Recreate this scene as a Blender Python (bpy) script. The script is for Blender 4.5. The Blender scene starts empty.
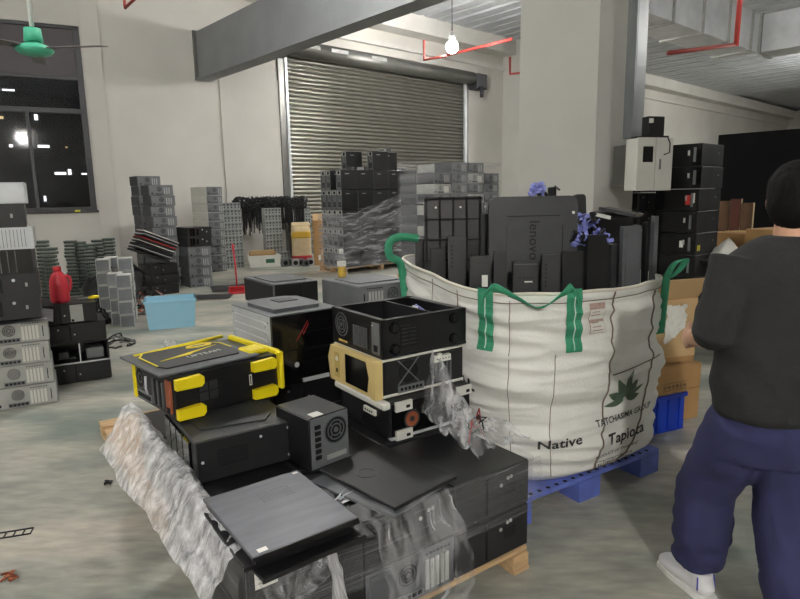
import bpy, bmesh, math, random
from mathutils import Vector, Matrix, noise

random.seed(7)
PI = math.pi
SC = bpy.context.scene
COL = SC.collection

# ------------------------------------------------------------ camera
F, CX, CY, EYE = 600.0, 400.0, 299.5, 1.60
_d = Vector((63.0, 3438.0, F)).normalized()                  # plumb line seen by the camera
_f = (Vector((0, 0, 1)) - _d * _d.z).normalized()
_r = _d.cross(_f)
ROWS = (_r, _f, -_d)
def ray(px, py):
    c = Vector((px - CX, py - CY, F))
    return Vector([r.dot(c) for r in ROWS])
def G(px, py, z=0.0):
    v = ray(px, py); t = (z - EYE) / v.z
    return Vector((v.x * t, v.y * t, z))
def AT(px, py, Y):
    v = ray(px, py); t = Y / v.y
    return Vector((v.x * t, Y, EYE + v.z * t))
cam = bpy.data.cameras.new('camera')
cam.sensor_width = 36.0
cam.lens = 36.0 * F / 800.0
cam.clip_start = 0.05
co = bpy.data.objects.new('camera', cam); COL.objects.link(co)
right = Vector([r.x for r in ROWS]); down = Vector([r.y for r in ROWS]); fwd = Vector([r.z for r in ROWS])
mw = Matrix((right, -down, -fwd)).transposed().to_4x4()
mw.translation = Vector((0, 0, EYE))
co.matrix_world = mw
SC.camera = co

# ------------------------------------------------------------ world, lights, exposure
w = bpy.data.worlds.new('night'); SC.world = w; w.use_nodes = True
w.node_tree.nodes['Background'].inputs[0].default_value = (0.02, 0.022, 0.03, 1)
w.node_tree.nodes['Background'].inputs[1].default_value = 0.3
SC.view_settings.view_transform = 'Standard'
SC.view_settings.look = 'None'
SC.view_settings.gamma = 1.0
SC.view_settings.use_curve_mapping = False
SC.view_settings.exposure = 1.12
LAMPS = [  # x, y, z, watts, bulb radius: bulbs under the hall ceiling, last two added to brighten duct and far wall
    (1.36, 15.2, 5.07, 4600, 0.15),
    (0.40, -6.0, 4.60, 9500, 0.12),
    (-5.2, 3.2, 5.00, 2300, 0.12),
    (-1.4, 7.4, 5.60, 2800, 0.12),
    (8.6, 8.6, 4.70, 2300, 0.12),
    (17.5, 23.0, 5.20, 9500, 0.12),
]

# ------------------------------------------------------------ materials
def lin(c):
    return tuple(((x / 12.92) if x <= 0.04045 else ((x + 0.055) / 1.055) ** 2.4) for x in c) + (1.0,)
def rgb(r, g, b): return lin((r / 255, g / 255, b / 255))
def M(name, col, rough=0.5, metal=0.0, var=0.0, scale=8.0, bump=0.0, bscale=60.0, stretch=(1, 1, 1), spec=0.5, var2=None):
    m = bpy.data.materials.new(name); m.use_nodes = True
    nt = m.node_tree; b = nt.nodes['Principled BSDF']
    b.inputs['Base Color'].default_value = col
    b.inputs['Roughness'].default_value = rough
    b.inputs['Metallic'].default_value = metal
    b.inputs['Specular IOR Level'].default_value = spec
    m.diffuse_color = col
    if var or bump:
        tc = nt.nodes.new('ShaderNodeTexCoord'); mp = nt.nodes.new('ShaderNodeMapping')
        mp.inputs['Scale'].default_value = stretch
        nt.links.new(tc.outputs['Object'], mp.inputs[0])
    if var:
        n = nt.nodes.new('ShaderNodeTexNoise'); n.inputs['Scale'].default_value = scale; n.inputs['Detail'].default_value = 6
        nt.links.new(mp.outputs[0], n.inputs['Vector'])
        r = nt.nodes.new('ShaderNodeValToRGB')
        r.color_ramp.elements[0].position = 0.3; r.color_ramp.elements[1].position = 0.7
        lo = tuple(max(0, c * (1 - var)) for c in col[:3]) + (1,)
        hi = var2 if var2 else tuple(min(1, c * (1 + var)) for c in col[:3]) + (1,)
        r.color_ramp.elements[0].color = lo; r.color_ramp.elements[1].color = hi
        nt.links.new(n.outputs[0], r.inputs[0]); nt.links.new(r.outputs[0], b.inputs['Base Color'])
    if bump:
        n2 = nt.nodes.new('ShaderNodeTexNoise'); n2.inputs['Scale'].default_value = bscale; n2.inputs['Detail'].default_value = 4
        nt.links.new(mp.outputs[0], n2.inputs['Vector'])
        bp = nt.nodes.new('ShaderNodeBump'); bp.inputs['Strength'].default_value = bump; bp.inputs['Distance'].default_value = 0.01
        nt.links.new(n2.outputs[0], bp.inputs['Height']); nt.links.new(bp.outputs[0], b.inputs['Normal'])
    return m
def EM(name, col, strength):
    m = bpy.data.materials.new(name); m.use_nodes = True
    b = m.node_tree.nodes['Principled BSDF']
    b.inputs['Base Color'].default_value = (0, 0, 0, 1)
    b.inputs['Emission Color'].default_value = col
    b.inputs['Emission Strength'].default_value = strength
    return m
def FILM(name, lo, hi, nscale, stretch, bump, bscale, rough=0.12, tint=(0.9, 0.9, 0.92, 1), voronoi=False):
    """thin clear plastic: part see-through, part glossy, with creases"""
    m = bpy.data.materials.new(name); m.use_nodes = True
    nt = m.node_tree; b = nt.nodes['Principled BSDF']; out = nt.nodes['Material Output']
    b.inputs['Base Color'].default_value = tint; b.inputs['Roughness'].default_value = rough
    b.inputs['Specular IOR Level'].default_value = 0.8
    tr = nt.nodes.new('ShaderNodeBsdfTransparent'); mix = nt.nodes.new('ShaderNodeMixShader')
    tc = nt.nodes.new('ShaderNodeTexCoord'); mp = nt.nodes.new('ShaderNodeMapping'); mp.inputs['Scale'].default_value = stretch
    nt.links.new(tc.outputs['UV'], mp.inputs[0])
    n = nt.nodes.new('ShaderNodeTexNoise'); n.inputs['Scale'].default_value = nscale; n.inputs['Detail'].default_value = 5
    nt.links.new(mp.outputs[0], n.inputs['Vector'])
    mr = nt.nodes.new('ShaderNodeMapRange'); mr.inputs['From Min'].default_value = 0.38; mr.inputs['From Max'].default_value = 0.72
    mr.inputs['To Min'].default_value = lo; mr.inputs['To Max'].default_value = hi; mr.clamp = True
    nt.links.new(n.outputs[0], mr.inputs['Value'])
    if voronoi:
        n2 = nt.nodes.new('ShaderNodeTexVoronoi'); n2.inputs['Scale'].default_value = bscale
    else:
        n2 = nt.nodes.new('ShaderNodeTexNoise'); n2.inputs['Scale'].default_value = bscale; n2.inputs['Detail'].default_value = 3
    nt.links.new(mp.outputs[0], n2.inputs['Vector'])
    bp = nt.nodes.new('ShaderNodeBump'); bp.inputs['Strength'].default_value = bump; bp.inputs['Distance'].default_value = 0.02
    nt.links.new(n2.outputs[0], bp.inputs['Height']); nt.links.new(bp.outputs[0], b.inputs['Normal'])
    nt.links.new(mr.outputs[0], mix.inputs[0]); nt.links.new(tr.outputs[0], mix.inputs[1]); nt.links.new(b.outputs[0], mix.inputs[2])
    nt.links.new(mix.outputs[0], out.inputs[0])
    return m
def GLASS(name, fac, col):
    m = bpy.data.materials.new(name); m.use_nodes = True
    nt = m.node_tree; b = nt.nodes['Principled BSDF']; out = nt.nodes['Material Output']
    b.inputs['Base Color'].default_value = col; b.inputs['Roughness'].default_value = 0.05
    tr = nt.nodes.new('ShaderNodeBsdfTransparent'); mix = nt.nodes.new('ShaderNodeMixShader'); mix.inputs[0].default_value = fac
    nt.links.new(tr.outputs[0], mix.inputs[1]); nt.links.new(b.outputs[0], mix.inputs[2]); nt.links.new(mix.outputs[0], out.inputs[0])
    return m

m_wall = M('wall_paint', rgb(196, 193, 186), 0.8, var=0.06, scale=0.7, bump=0.08, bscale=25)
m_wall2 = M('wall_paint_shade', rgb(190, 189, 183), 0.8, var=0.05, scale=1.2, bump=0.08, bscale=25)
m_conc = M('beam_paint', rgb(200, 198, 192), 0.8, var=0.05, scale=1.5)
m_steelbeam = M('steel_beam_paint', rgb(138, 140, 142), 0.6, var=0.10, scale=1.5, bump=0.05, bscale=8)
m_deck = M('metal_decking', rgb(168, 171, 174), 0.5, 0.1, var=0.2, scale=1.3, stretch=(1, 1, 1))
m_duct = M('duct_galvanised', rgb(214, 216, 218), 0.3, 0.25, var=0.12, scale=2.5, bump=0.2, bscale=3)
m_pipe = M('red_pipe_paint', rgb(140, 52, 44), 0.5)
m_redpipe = M('bright_red_pipe_paint', rgb(205, 75, 70), 0.5)
m_galv = M('galvanised_tray', rgb(136, 140, 142), 0.4, 0.2, var=0.2, scale=6, stretch=(1, 1, .2))
m_shutter = M('shutter_steel', rgb(138, 136, 128), 0.34, 0.75, var=0.06, scale=1.5)
m_rail = M('rail_steel', rgb(120, 120, 116), 0.4, 0.7, var=0.1, scale=4)
m_frame = M('window_frame_dark', rgb(52, 52, 56), 0.5)
m_glass = GLASS('window_glass', 0.30, rgb(30, 30, 36))
m_tintpane = M('upper_window_panel', rgb(64, 57, 60), 0.5)
m_night = M('night_facade', rgb(20, 20, 24), 0.9)
m_lit = EM('lit_window', rgb(235, 238, 240), 2.2)
m_litw = EM('lit_window_warm', rgb(235, 205, 150), 1.2)
m_bulb = EM('bulb_glow', (1.0, 0.98, 0.94, 1), 60.0)
m_black = M('black_steel', rgb(22, 22, 24), 0.36, 0.0, var=0.25, scale=7)
m_blackm = M('black_plastic_matte', rgb(27, 27, 29), 0.5, var=0.25, scale=10, bump=0.05, bscale=200)
m_blackg = M('black_gloss_plastic', rgb(12, 12, 13), 0.12)
m_deep = M('hole_shade_and_black', rgb(8, 8, 9), 0.9)  # shade inside holes and slots painted as near-black plates; also solid black parts
m_dust = M('dusty_black_steel', rgb(44, 45, 47), 0.55, var=0.35, scale=5, bump=0.05, bscale=90)
m_char = M('charcoal_steel', rgb(84, 86, 89), 0.5, var=0.2, scale=5)
m_grey = M('grey_steel', rgb(112, 115, 117), 0.45, 0.2, var=0.15, scale=6)
m_lgrey = M('pale_grey_steel', rgb(170, 171, 167), 0.45, 0.2, var=0.12, scale=7)
m_white = M('white_case_plastic', rgb(214, 213, 205), 0.5, var=0.06, scale=5)
m_silver = M('silver_steel', rgb(200, 203, 206), 0.34, 0.25, var=0.1, scale=5)
m_brush = M('brushed_grey_panel', rgb(92, 94, 100), 0.4, 0.2, var=0.18, scale=4, stretch=(1, 6, 1))
m_cream = M('yellowed_plastic', rgb(214, 190, 128), 0.5, var=0.08, scale=6)
m_yellow = M('yellow_plastic', rgb(236, 214, 20), 0.45, var=0.05, scale=8)
m_copper = M('copper_slot', rgb(170, 96, 66), 0.45, 0.4, var=0.2, scale=30)
m_board = M('circuit_board', rgb(70, 84, 74), 0.5, var=0.4, scale=30)
m_wood = M('pallet_wood', rgb(188, 156, 116), 0.8, var=0.2, scale=6, stretch=(1, 8, 8), bump=0.2, bscale=30)
m_card = M('cardboard', rgb(172, 134, 88), 0.85, var=0.08, scale=5)
m_cardin = M('cardboard_inside', rgb(196, 164, 120), 0.85, var=0.06, scale=5)
m_print = M('black_print', rgb(30, 28, 26), 0.8)
m_bluep = M('blue_pallet_plastic', rgb(92, 108, 182), 0.5, var=0.2, scale=9)
m_bluec = M('blue_crate_plastic', rgb(28, 66, 190), 0.4, var=0.08, scale=6)
m_bin = GLASS('pale_blue_bin_plastic', 0.88, rgb(156, 206, 228))
m_bag = M('woven_bag', rgb(226, 225, 219), 0.5, var=0.07, scale=5, bump=0.25, bscale=70)
m_hem = M('bag_hem', rgb(212, 206, 192), 0.6, var=0.06, scale=9)
m_green = M('green_webbing', rgb(52, 140, 104), 0.7, var=0.12, scale=40, bump=0.3, bscale=200)
m_thread = M('stitch_thread', rgb(120, 108, 96), 0.8)
m_wthread = M('white_stitch', rgb(200, 215, 205), 0.8)
m_lotus = M('lotus_print', rgb(74, 92, 74), 0.75, var=0.25, scale=30)
m_ink = M('bag_ink', rgb(52, 52, 52), 0.75, var=0.2, scale=40)
m_label = M('paper_label', rgb(222, 221, 214), 0.7)
m_tagp = M('faded_tag_print', rgb(176, 150, 140), 0.7, var=0.2, scale=60)
m_red = M('red_plastic', rgb(206, 52, 66), 0.4, var=0.06, scale=8)
m_redd = M('dustpan_red', rgb(192, 34, 44), 0.4)
m_fan = M('fan_green', rgb(70, 172, 138), 0.35)
m_fanblade = M('fan_blade_grey', rgb(120, 112, 112), 0.5)
m_whitep = M('white_paint', rgb(226, 226, 222), 0.5)
m_ebox = M('electric_box_paint', rgb(196, 196, 188), 0.5, var=0.03, scale=4)
m_bluefan = M('blue_fan_plastic', rgb(132, 138, 206), 0.45, var=0.1, scale=15)
m_paper = M('paper_sack', rgb(196, 176, 140), 0.8, var=0.1, scale=8)
m_sackred = M('sack_red_print', rgb(160, 36, 46), 0.8)
m_sackyel = M('sack_yellow_print', rgb(206, 166, 60), 0.8)
m_oil = GLASS('yellow_liquid', 0.95, rgb(214, 172, 20))
m_clear = GLASS('clear_plastic', 0.14, rgb(214, 216, 210))
m_cable = M('black_cable', rgb(24, 24, 26), 0.55)
m_psu = M('power_supply_steel', rgb(150, 154, 151), 0.45, 0.2, var=0.12, scale=10)
m_brown = M('brown_board', rgb(92, 66, 46), 0.8, var=0.2, scale=5)
m_curt = M('black_partition', rgb(9, 9, 11), 0.9, spec=.2)
m_amber = M('amber_chip', rgb(196, 168, 96), 0.5)
m_yelsticker = M('yellow_sticker', rgb(214, 206, 60), 0.6)
m_ledred = M('red_print', rgb(178, 40, 36), 0.6)
m_film = FILM('stretch_film', 0.0, 0.36, 2.0, (0.8, 40, 1), 1.0, 1.6, 0.10)
m_film2 = FILM('loose_film', 0.02, 0.36, 2.5, (5, 1.5, 1), 0.6, 3.0, 0.1)
m_bubble = FILM('bubble_film', 0.36, 0.86, 5.0, (7, 1, 1), 0.8, 12.0, 0.18, (0.98, 0.98, 1, 1))
m_film3 = FILM('crumpled_film', 0.06, 0.6, 4.0, (2, 2, 1), 1.0, 6.0, 0.12)
m_farfilm = FILM('far_film', 0.02, 0.24, 2.0, (2, 9, 1), 0.7, 3.0, 0.15)
m_farfilm2 = FILM('far_film_thick', 0.04, 0.5, 2.0, (3, 7, 1), 1.0, 3.0, 0.12)
m_bezel = M('moulded_cover_plastic', rgb(46, 47, 50), 0.5, var=0.1, scale=12)
m_unit = M('power_unit_paint', rgb(176, 176, 172), 0.5, var=0.1, scale=6)
m_trayb = M('tray_rim', rgb(96, 104, 98), 0.5)

def floor_mat():
    m = M('concrete_floor', rgb(150, 148, 138), 0.45)
    nt = m.node_tree; b = nt.nodes['Principled BSDF']
    tc = nt.nodes.new('ShaderNodeTexCoord')
    def nz(scale, stretch, rot=0.0, det=8):
        mp = nt.nodes.new('ShaderNodeMapping'); mp.inputs['Scale'].default_value = stretch; mp.inputs['Rotation'].default_value = (0, 0, rot)
        n = nt.nodes.new('ShaderNodeTexNoise'); n.inputs['Scale'].default_value = scale; n.inputs['Detail'].default_value = det
        nt.links.new(tc.outputs['Object'], mp.inputs[0]); nt.links.new(mp.outputs[0], n.inputs['Vector']); return n
    n1 = nz(0.9, (1, 2.2, 1), 0.6); n2 = nz(6.0, (1, 3, 1), 0.5); n3 = nz(40, (1, 1, 1))
    r = nt.nodes.new('ShaderNodeValToRGB'); e = r.color_ramp.elements
    e[0].position = 0.36; e[0].color = rgb(112, 121, 113); e[1].position = 0.64; e[1].color = rgb(176, 170, 157)
    x = e.new(0.5); x.color = rgb(152, 151, 141)
    nt.links.new(n1.outputs[0], r.inputs[0])
    mx = nt.nodes.new('ShaderNodeMix'); mx.data_type = 'RGBA'; mx.blend_type = 'OVERLAY'; mx.inputs[0].default_value = 0.55
    nt.links.new(r.outputs[0], mx.inputs[6]); nt.links.new(n2.outputs[0], mx.inputs[7])
    nt.links.new(mx.outputs[2], b.inputs['Base Color'])
    mr = nt.nodes.new('ShaderNodeMapRange'); mr.inputs['To Min'].default_value = 0.3; mr.inputs['To Max'].default_value = 0.65
    nt.links.new(n2.outputs[0], mr.inputs['Value']); nt.links.new(mr.outputs[0], b.inputs['Roughness'])
    bp = nt.nodes.new('ShaderNodeBump'); bp.inputs['Strength'].default_value = 0.06; bp.inputs['Distance'].default_value = 0.01
    nt.links.new(n3.outputs[0], bp.inputs['Height']); nt.links.new(bp.outputs[0], b.inputs['Normal'])
    return m
m_floor = floor_mat()

# ------------------------------------------------------------ mesh helpers
V = Vector
class Fr:
    """a flat frame: origin o, u to the right, v up, n outward"""
    def __init__(s, o, u, v):
        s.o, s.u, s.v = V(o), V(u).normalized(), V(v).normalized(); s.n = s.u.cross(s.v)
    def p(s, a, b, c=0.0): return s.o + s.u * a + s.v * b + s.n * c
class MB:
    def __init__(s, mat=None):
        s.v, s.f, s.fm, s.mats, s.cur, s.sm, s.smooth = [], [], [], [], 0, [], False
        if mat: s.use(mat)
    def use(s, mat):
        if mat not in s.mats: s.mats.append(mat)
        s.cur = s.mats.index(mat); return s
    def add(s, vs, fs, smooth=False):
        k = len(s.v); s.v += [tuple(x) for x in vs]
        for f in fs:
            s.f.append(tuple(i + k for i in f)); s.fm.append(s.cur); s.sm.append(smooth)
        return s
    def convex(s, vs, fs, c):
        out = []
        for f in fs:
            a, b, d = V(vs[f[0]]), V(vs[f[1]]), V(vs[f[2]])
            n = (b - a).cross(d - a)
            out.append(f if n.dot(a - c) > 0 else tuple(reversed(f)))
        return s.add(vs, out)
    def box(s, c, d, ch=0.0, rot=None):
        c = V(c); h = V(d) * 0.5
        if ch <= 0:
            vs = [V((x * h.x, y * h.y, z * h.z)) for x in (-1, 1) for y in (-1, 1) for z in (-1, 1)]
            fs = [(0, 1, 3, 2), (4, 6, 7, 5), (0, 4, 5, 1), (2, 3, 7, 6), (0, 2, 6, 4), (1, 5, 7, 3)]
        else:
            ch = min(ch, min(h) * 0.8); vs = []; ix = {}
            for x in (-1, 1):
                for y in (-1, 1):
                    for z in (-1, 1):
                        for a in range(3):
                            q = [x * (h.x - ch), y * (h.y - ch), z * (h.z - ch)]; q[a] = (x, y, z)[a] * h[a]
                            ix[(x, y, z, a)] = len(vs); vs.append(V(q))
            fs = []
            for a in range(3):
                b, e = (a + 1) % 3, (a + 2) % 3
                for sg in (-1, 1):
                    def key(i, j):
                        k = [0, 0, 0]; k[a] = sg; k[b] = i; k[e] = j; return tuple(k)
                    fs.append(tuple(ix[key(i, j) + (a,)] for i, j in ((-1, -1), (1, -1), (1, 1), (-1, 1))))
                for i in (-1, 1):
                    for j in (-1, 1):
                        def key2(t):
                            k = [0, 0, 0]; k[a] = t; k[b] = i; k[e] = j; return tuple(k)
                        fs.append((ix[key2(-1) + (b,)], ix[key2(1) + (b,)], ix[key2(1) + (e,)], ix[key2(-1) + (e,)]))
            for x in (-1, 1):
                for y in (-1, 1):
                    for z in (-1, 1): fs.append(tuple(ix[(x, y, z, a)] for a in range(3)))
        if rot is not None: vs = [rot @ p for p in vs]
        vs = [p + c for p in vs]
        return s.convex(vs, fs, c)
    def bx(s, x0, x1, y0, y1, z0, z1, ch=0.0):
        return s.box(((x0 + x1) / 2, (y0 + y1) / 2, (z0 + z1) / 2), (abs(x1 - x0), abs(y1 - y0), abs(z1 - z0)), ch)
    def fb(s, fr, u, v, w, h, d, off=0.0):
        """box on a frame"""
        vs = [fr.p(u + a * w / 2, v + b * h / 2, off + c * d) for a in (-1, 1) for b in (-1, 1) for c in (0, 1)]
        fs = [(0, 1, 3, 2), (4, 6, 7, 5), (0, 4, 5, 1), (2, 3, 7, 6), (0, 2, 6, 4), (1, 5, 7, 3)]
        return s.convex(vs, fs, sum(vs, V()) / 8)
    def prism(s, fr, poly, d0, d1):
        n = len(poly); vs = [fr.p(a, b, d0) for a, b in poly] + [fr.p(a, b, d1) for a, b in poly]
        fs = [tuple(range(n - 1, -1, -1)), tuple(range(n, 2 * n))] + [(i, (i + 1) % n, n + (i + 1) % n, n + i) for i in range(n)]
        ar = sum(poly[i][0] * poly[(i + 1) % n][1] - poly[(i + 1) % n][0] * poly[i][1] for i in range(n))
        if (ar < 0) != (d1 < d0): fs = [tuple(reversed(f)) for f in fs]
        return s.add(vs, fs)
    def fdisc(s, fr, u, v, r, d, off=0.0, n=16):
        return s.prism(fr, [(u + r * math.cos(2 * PI * i / n), v + r * math.sin(2 * PI * i / n)) for i in range(n)], off, off + d)
    def fring(s, fr, u, v, r0, r1, d, off=0.0, n=18):
        vs = []; fs = []
        for i in range(n):
            c, t = math.cos(2 * PI * i / n), math.sin(2 * PI * i / n)
            vs += [fr.p(u + r0 * c, v + r0 * t, off), fr.p(u + r1 * c, v + r1 * t, off), fr.p(u + r1 * c, v + r1 * t, off + d), fr.p(u + r0 * c, v + r0 * t, off + d)]
        for i in range(n):
            a, b = 4 * i, 4 * ((i + 1) % n)
            for k in range(4):
                fs.append((a + k, a + (k + 1) % 4, b + (k + 1) % 4, b + k))
        return s.add(vs, [tuple(reversed(f)) for f in fs])
    def tube(s, pts, r, n=8, caps=True, smooth=True):
        pts = [V(p) for p in pts]; m = len(pts)
        rs = r if isinstance(r, (list, tuple)) else [r] * m
        vs = []; fs = []; up = None
        for i, p in enumerate(pts):
            t = (pts[min(i + 1, m - 1)] - pts[max(i - 1, 0)])
            t = t.normalized() if t.length > 1e-9 else V((0, 0, 1))
            if up is None:
                up = V((0, 0, 1)) if abs(t.z) < 0.9 else V((1, 0, 0))
            a = t.cross(up); a = a.normalized() if a.length > 1e-6 else V((1, 0, 0)); b = a.cross(t).normalized(); up = b
            rr = rs[i]; ra, rb = (rr if isinstance(rr, (list, tuple)) else (rr, rr))
            for k in range(n):
                th = 2 * PI * k / n; vs.append(p + a * (ra * math.cos(th)) + b * (rb * math.sin(th)))
        for i in range(m - 1):
            for k in range(n):
                fs.append((i * n + k, i * n + (k + 1) % n, (i + 1) * n + (k + 1) % n, (i + 1) * n + k))
        if caps: fs += [tuple(range(n - 1, -1, -1)), tuple(range((m - 1) * n, m * n))]
        return s.add(vs, fs, smooth)
    def lathe(s, prof, n=20, o=(0, 0, 0), sq=(1, 1)):
        o = V(o); vs = []; fs = []
        for r, z in prof:
            for k in range(n):
                th = 2 * PI * k / n; vs.append(o + V((r * sq[0] * math.cos(th), r * sq[1] * math.sin(th), z)))
        m = len(prof)
        for i in range(m - 1):
            for k in range(n): fs.append((i * n + k, i * n + (k + 1) % n, (i + 1) * n + (k + 1) % n, (i + 1) * n + k))
        fs += [tuple(range(n - 1, -1, -1)), tuple(range((m - 1) * n, m * n))]
        return s.add(vs, fs, True)
    def ell(s, c, r, n=16, m=10, rot=None):
        c = V(c); vs = []; fs = []
        for i in range(m + 1):
            ph = PI * i / m
            for k in range(n):
                th = 2 * PI * k / n
                p = V((r[0] * math.sin(ph) * math.cos(th), r[1] * math.sin(ph) * math.sin(th), -r[2] * math.cos(ph)))
                vs.append(c + (rot @ p if rot is not None else p))
        for i in range(m):
            for k in range(n): fs.append((i * n + k, i * n + (k + 1) % n, (i + 1) * n + (k + 1) % n, (i + 1) * n + k))
        return s.add(vs, fs, True)
    def mesh(s, name):
        me = bpy.data.meshes.new(name); me.from_pydata(s.v, [], s.f); 
        for m in s.mats: me.materials.append(m)
        me.polygons.foreach_set('material_index', s.fm); me.polygons.foreach_set('use_smooth', s.sm); me.update()
        return me
LINK = [True]
def obj(name, mb, parent=None, mat=None):
    me = mb.mesh(name) if isinstance(mb, MB) else mb
    if mat is not None and not me.materials: me.materials.append(mat)
    o = bpy.data.objects.new(name, me)
    if LINK[0]: COL.objects.link(o)
    if parent is not None: o.parent = parent
    return o
def tag(o, label=None, cat=None, group=None, kind=None):
    if label: o['label'] = label
    if cat: o['category'] = cat
    if group: o['group'] = group
    if kind: o['kind'] = kind
    return o
def thing(name, label, cat, loc=(0, 0, 0), rz=0.0, group=None):
    o = bpy.data.objects.new(name, None); o.empty_display_size = 0.05
    if LINK[0]: COL.objects.link(o)
    o.location = loc; o.rotation_euler = (0, 0, rz)
    return tag(o, label, cat, group)
def copy_tree(o, parent=None):
    c = o.copy(); COL.objects.link(c); c.parent = parent
    for ch in o.children: copy_tree(ch, c)
    return c
def struct(name, mb, parent=None):
    o = obj(name, mb, parent)
    o['kind'] = 'structure'
    return o
def sheet(name, fn, nu, nv, mat, parent=None, thick=0.0):
    vs = [fn(i / nu, j / nv) for j in range(nv + 1) for i in range(nu + 1)]
    fs = [(j * (nu + 1) + i, j * (nu + 1) + i + 1, (j + 1) * (nu + 1) + i + 1, (j + 1) * (nu + 1) + i) for j in range(nv) for i in range(nu)]
    me = bpy.data.meshes.new(name); me.from_pydata([tuple(v) for v in vs], [], fs)
    uv = me.uv_layers.new(name='UVMap')
    for p in me.polygons:
        p.use_smooth = True
        for li in p.loop_indices:
            vi = me.loops[li].vertex_index; uv.data[li].uv = ((vi % (nu + 1)) / nu, (vi // (nu + 1)) / nv)
    me.materials.append(mat); me.update()
    return obj(name, me, parent)
def NZ(x, y, z=0.0): return noise.noise(V((x, y, z)))
_tc = {}
def text_geo(s, size=1.0, cuts=0, bold=0.0):
    """flat letter outlines as (verts2d, faces); centred at the origin"""
    c = bpy.data.curves.new('t', 'FONT'); c.body = s; c.size = size; c.align_x = 'CENTER'; c.align_y = 'CENTER'; c.resolution_u = 2; c.offset = bold * size
    o = bpy.data.objects.new('t', c); COL.objects.link(o)
    dg = bpy.context.evaluated_depsgraph_get(); me = bpy.data.meshes.new_from_object(o.evaluated_get(dg))
    bpy.data.objects.remove(o); bpy.data.curves.remove(c)
    bm = bmesh.new(); bm.from_mesh(me); bpy.data.meshes.remove(me)
    bmesh.ops.remove_doubles(bm, verts=bm.verts, dist=1e-5)
    if cuts:
        bmesh.ops.triangulate(bm, faces=bm.faces)
        bmesh.ops.subdivide_edges(bm, edges=bm.edges, cuts=cuts, use_grid_fill=False)
    bm.verts.index_update()
    r = ([(v.co.x, v.co.y) for v in bm.verts], [tuple(v.index for v in f.verts) for f in bm.faces]); bm.free()
    return r
def text_on(mb, fr, s, size, u=0, v=0, off=0.002, rot=0.0):
    vs, fs = text_geo(s, size); c, t = math.cos(rot), math.sin(rot)
    return mb.add([fr.p(u + x * c - y * t, v + x * t + y * c, off) for x, y in vs], fs)
ORD = ['lowest', 'second lowest', 'third from the bottom', 'fourth from the bottom', 'fifth from the bottom', 'sixth from the bottom', 'seventh from the bottom', 'eighth from the bottom', 'ninth from the bottom', 'tenth from the bottom', 'eleventh from the bottom', 'twelfth from the bottom', 'thirteenth from the bottom', 'fourteenth from the bottom', 'fifteenth from the bottom', 'sixteenth from the bottom', 'seventeenth from the bottom', 'eighteenth from the bottom', 'nineteenth from the bottom']
def level(k, n): return 'topmost' if k == n - 1 else ORD[k]

# ============================================================ THE SETTING
CEIL = 6.7
W0 = V((-2.88, 16.0, 0)); SD = V((0.743, 0.669, 0)).normalized(); ND = V((SD.y, -SD.x, 0))   # back wall: along SD, facing ND
RB = math.atan2(SD.y, SD.x)                                                            # building angle
def WB(t, d=0.0, z=0.0): return W0 + SD * t + ND * d + V((0, 0, z))
FW = Fr(W0, SD, (0, 0, 1))                                                             # u along the wall, n into the hall

mb = MB(m_floor); mb.bx(-14, 30, -7, 45, -0.2, 0); struct('floor', mb)

# back wall with the shutter opening (t 0..6.94), continuing behind the pillar
mb = MB(m_wall); SH_T, SH_Z = 6.94, 5.25
mb.fb(FW, (-4.49 + 0) / 2, CEIL / 2, 4.49, CEIL, 0.3, -0.3)
mb.fb(FW, SH_T / 2, (SH_Z + CEIL) / 2, SH_T, CEIL - SH_Z, 0.3, -0.3)
mb.fb(FW, (SH_T + 44) / 2, CEIL / 2, 44 - SH_T, CEIL, 0.3, -0.3)
struct('wall_back', mb)
# shallow pilasters on the back wall
mb = MB(m_wall2); mb.fb(FW, 9.6, CEIL / 2, 1.4, CEIL, 1.0, 0.0); struct('wall_pilaster_far', mb)
mb = MB(m_wall); mb.fb(FW, -0.95, 2.25, 1.6, 4.5, 0.03, 0.0); struct('wall_pilaster_shutter', mb)
# window wall
J = WB(-4.49); WDR = V((-0.89, -0.456, 0)).normalized()
FWN = Fr(J, -WDR, (0, 0, 1))                          # u negative = leftwards
wx0, wx1, wz0, wz1 = -3.9, -0.2, 1.40, 5.07
mb = MB(m_wall)
mb.fb(FWN, (wx1 + 0) / 2, CEIL / 2, -wx1, CEIL, 0.28, -0.28)
mb.fb(FWN, (wx0 - 8) / 2, CEIL / 2, 8 + wx0, CEIL, 0.28, -0.28)
mb.fb(FWN, (wx0 + wx1) / 2, wz0 / 2, wx1 - wx0, wz0, 0.28, -0.28)
mb.fb(FWN, (wx0 + wx1) / 2, (wz1 + CEIL) / 2, wx1 - wx0, CEIL - wz1, 0.28, -0.28)
struct('wall_window', mb)
mb = MB(m_wall); mb.fb(FWN, 0.0, CEIL / 2, 0.34, CEIL, 0.06, 0.0); struct('trim_1', mb)
# the unseen sides of the hall close it
mb = MB(m_wall); mb.bx(-14, 30, -7.3, -7, 0, CEIL); struct('wall_front', mb)
mb = MB(m_wall); mb.bx(27, 27.3, -7, 43.2, 0, CEIL); struct('wall_right', mb)
mb = MB(m_wall); mb.bx(-14.3, -14, -7, 12, 0, CEIL); struct('wall_left', mb)

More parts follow.
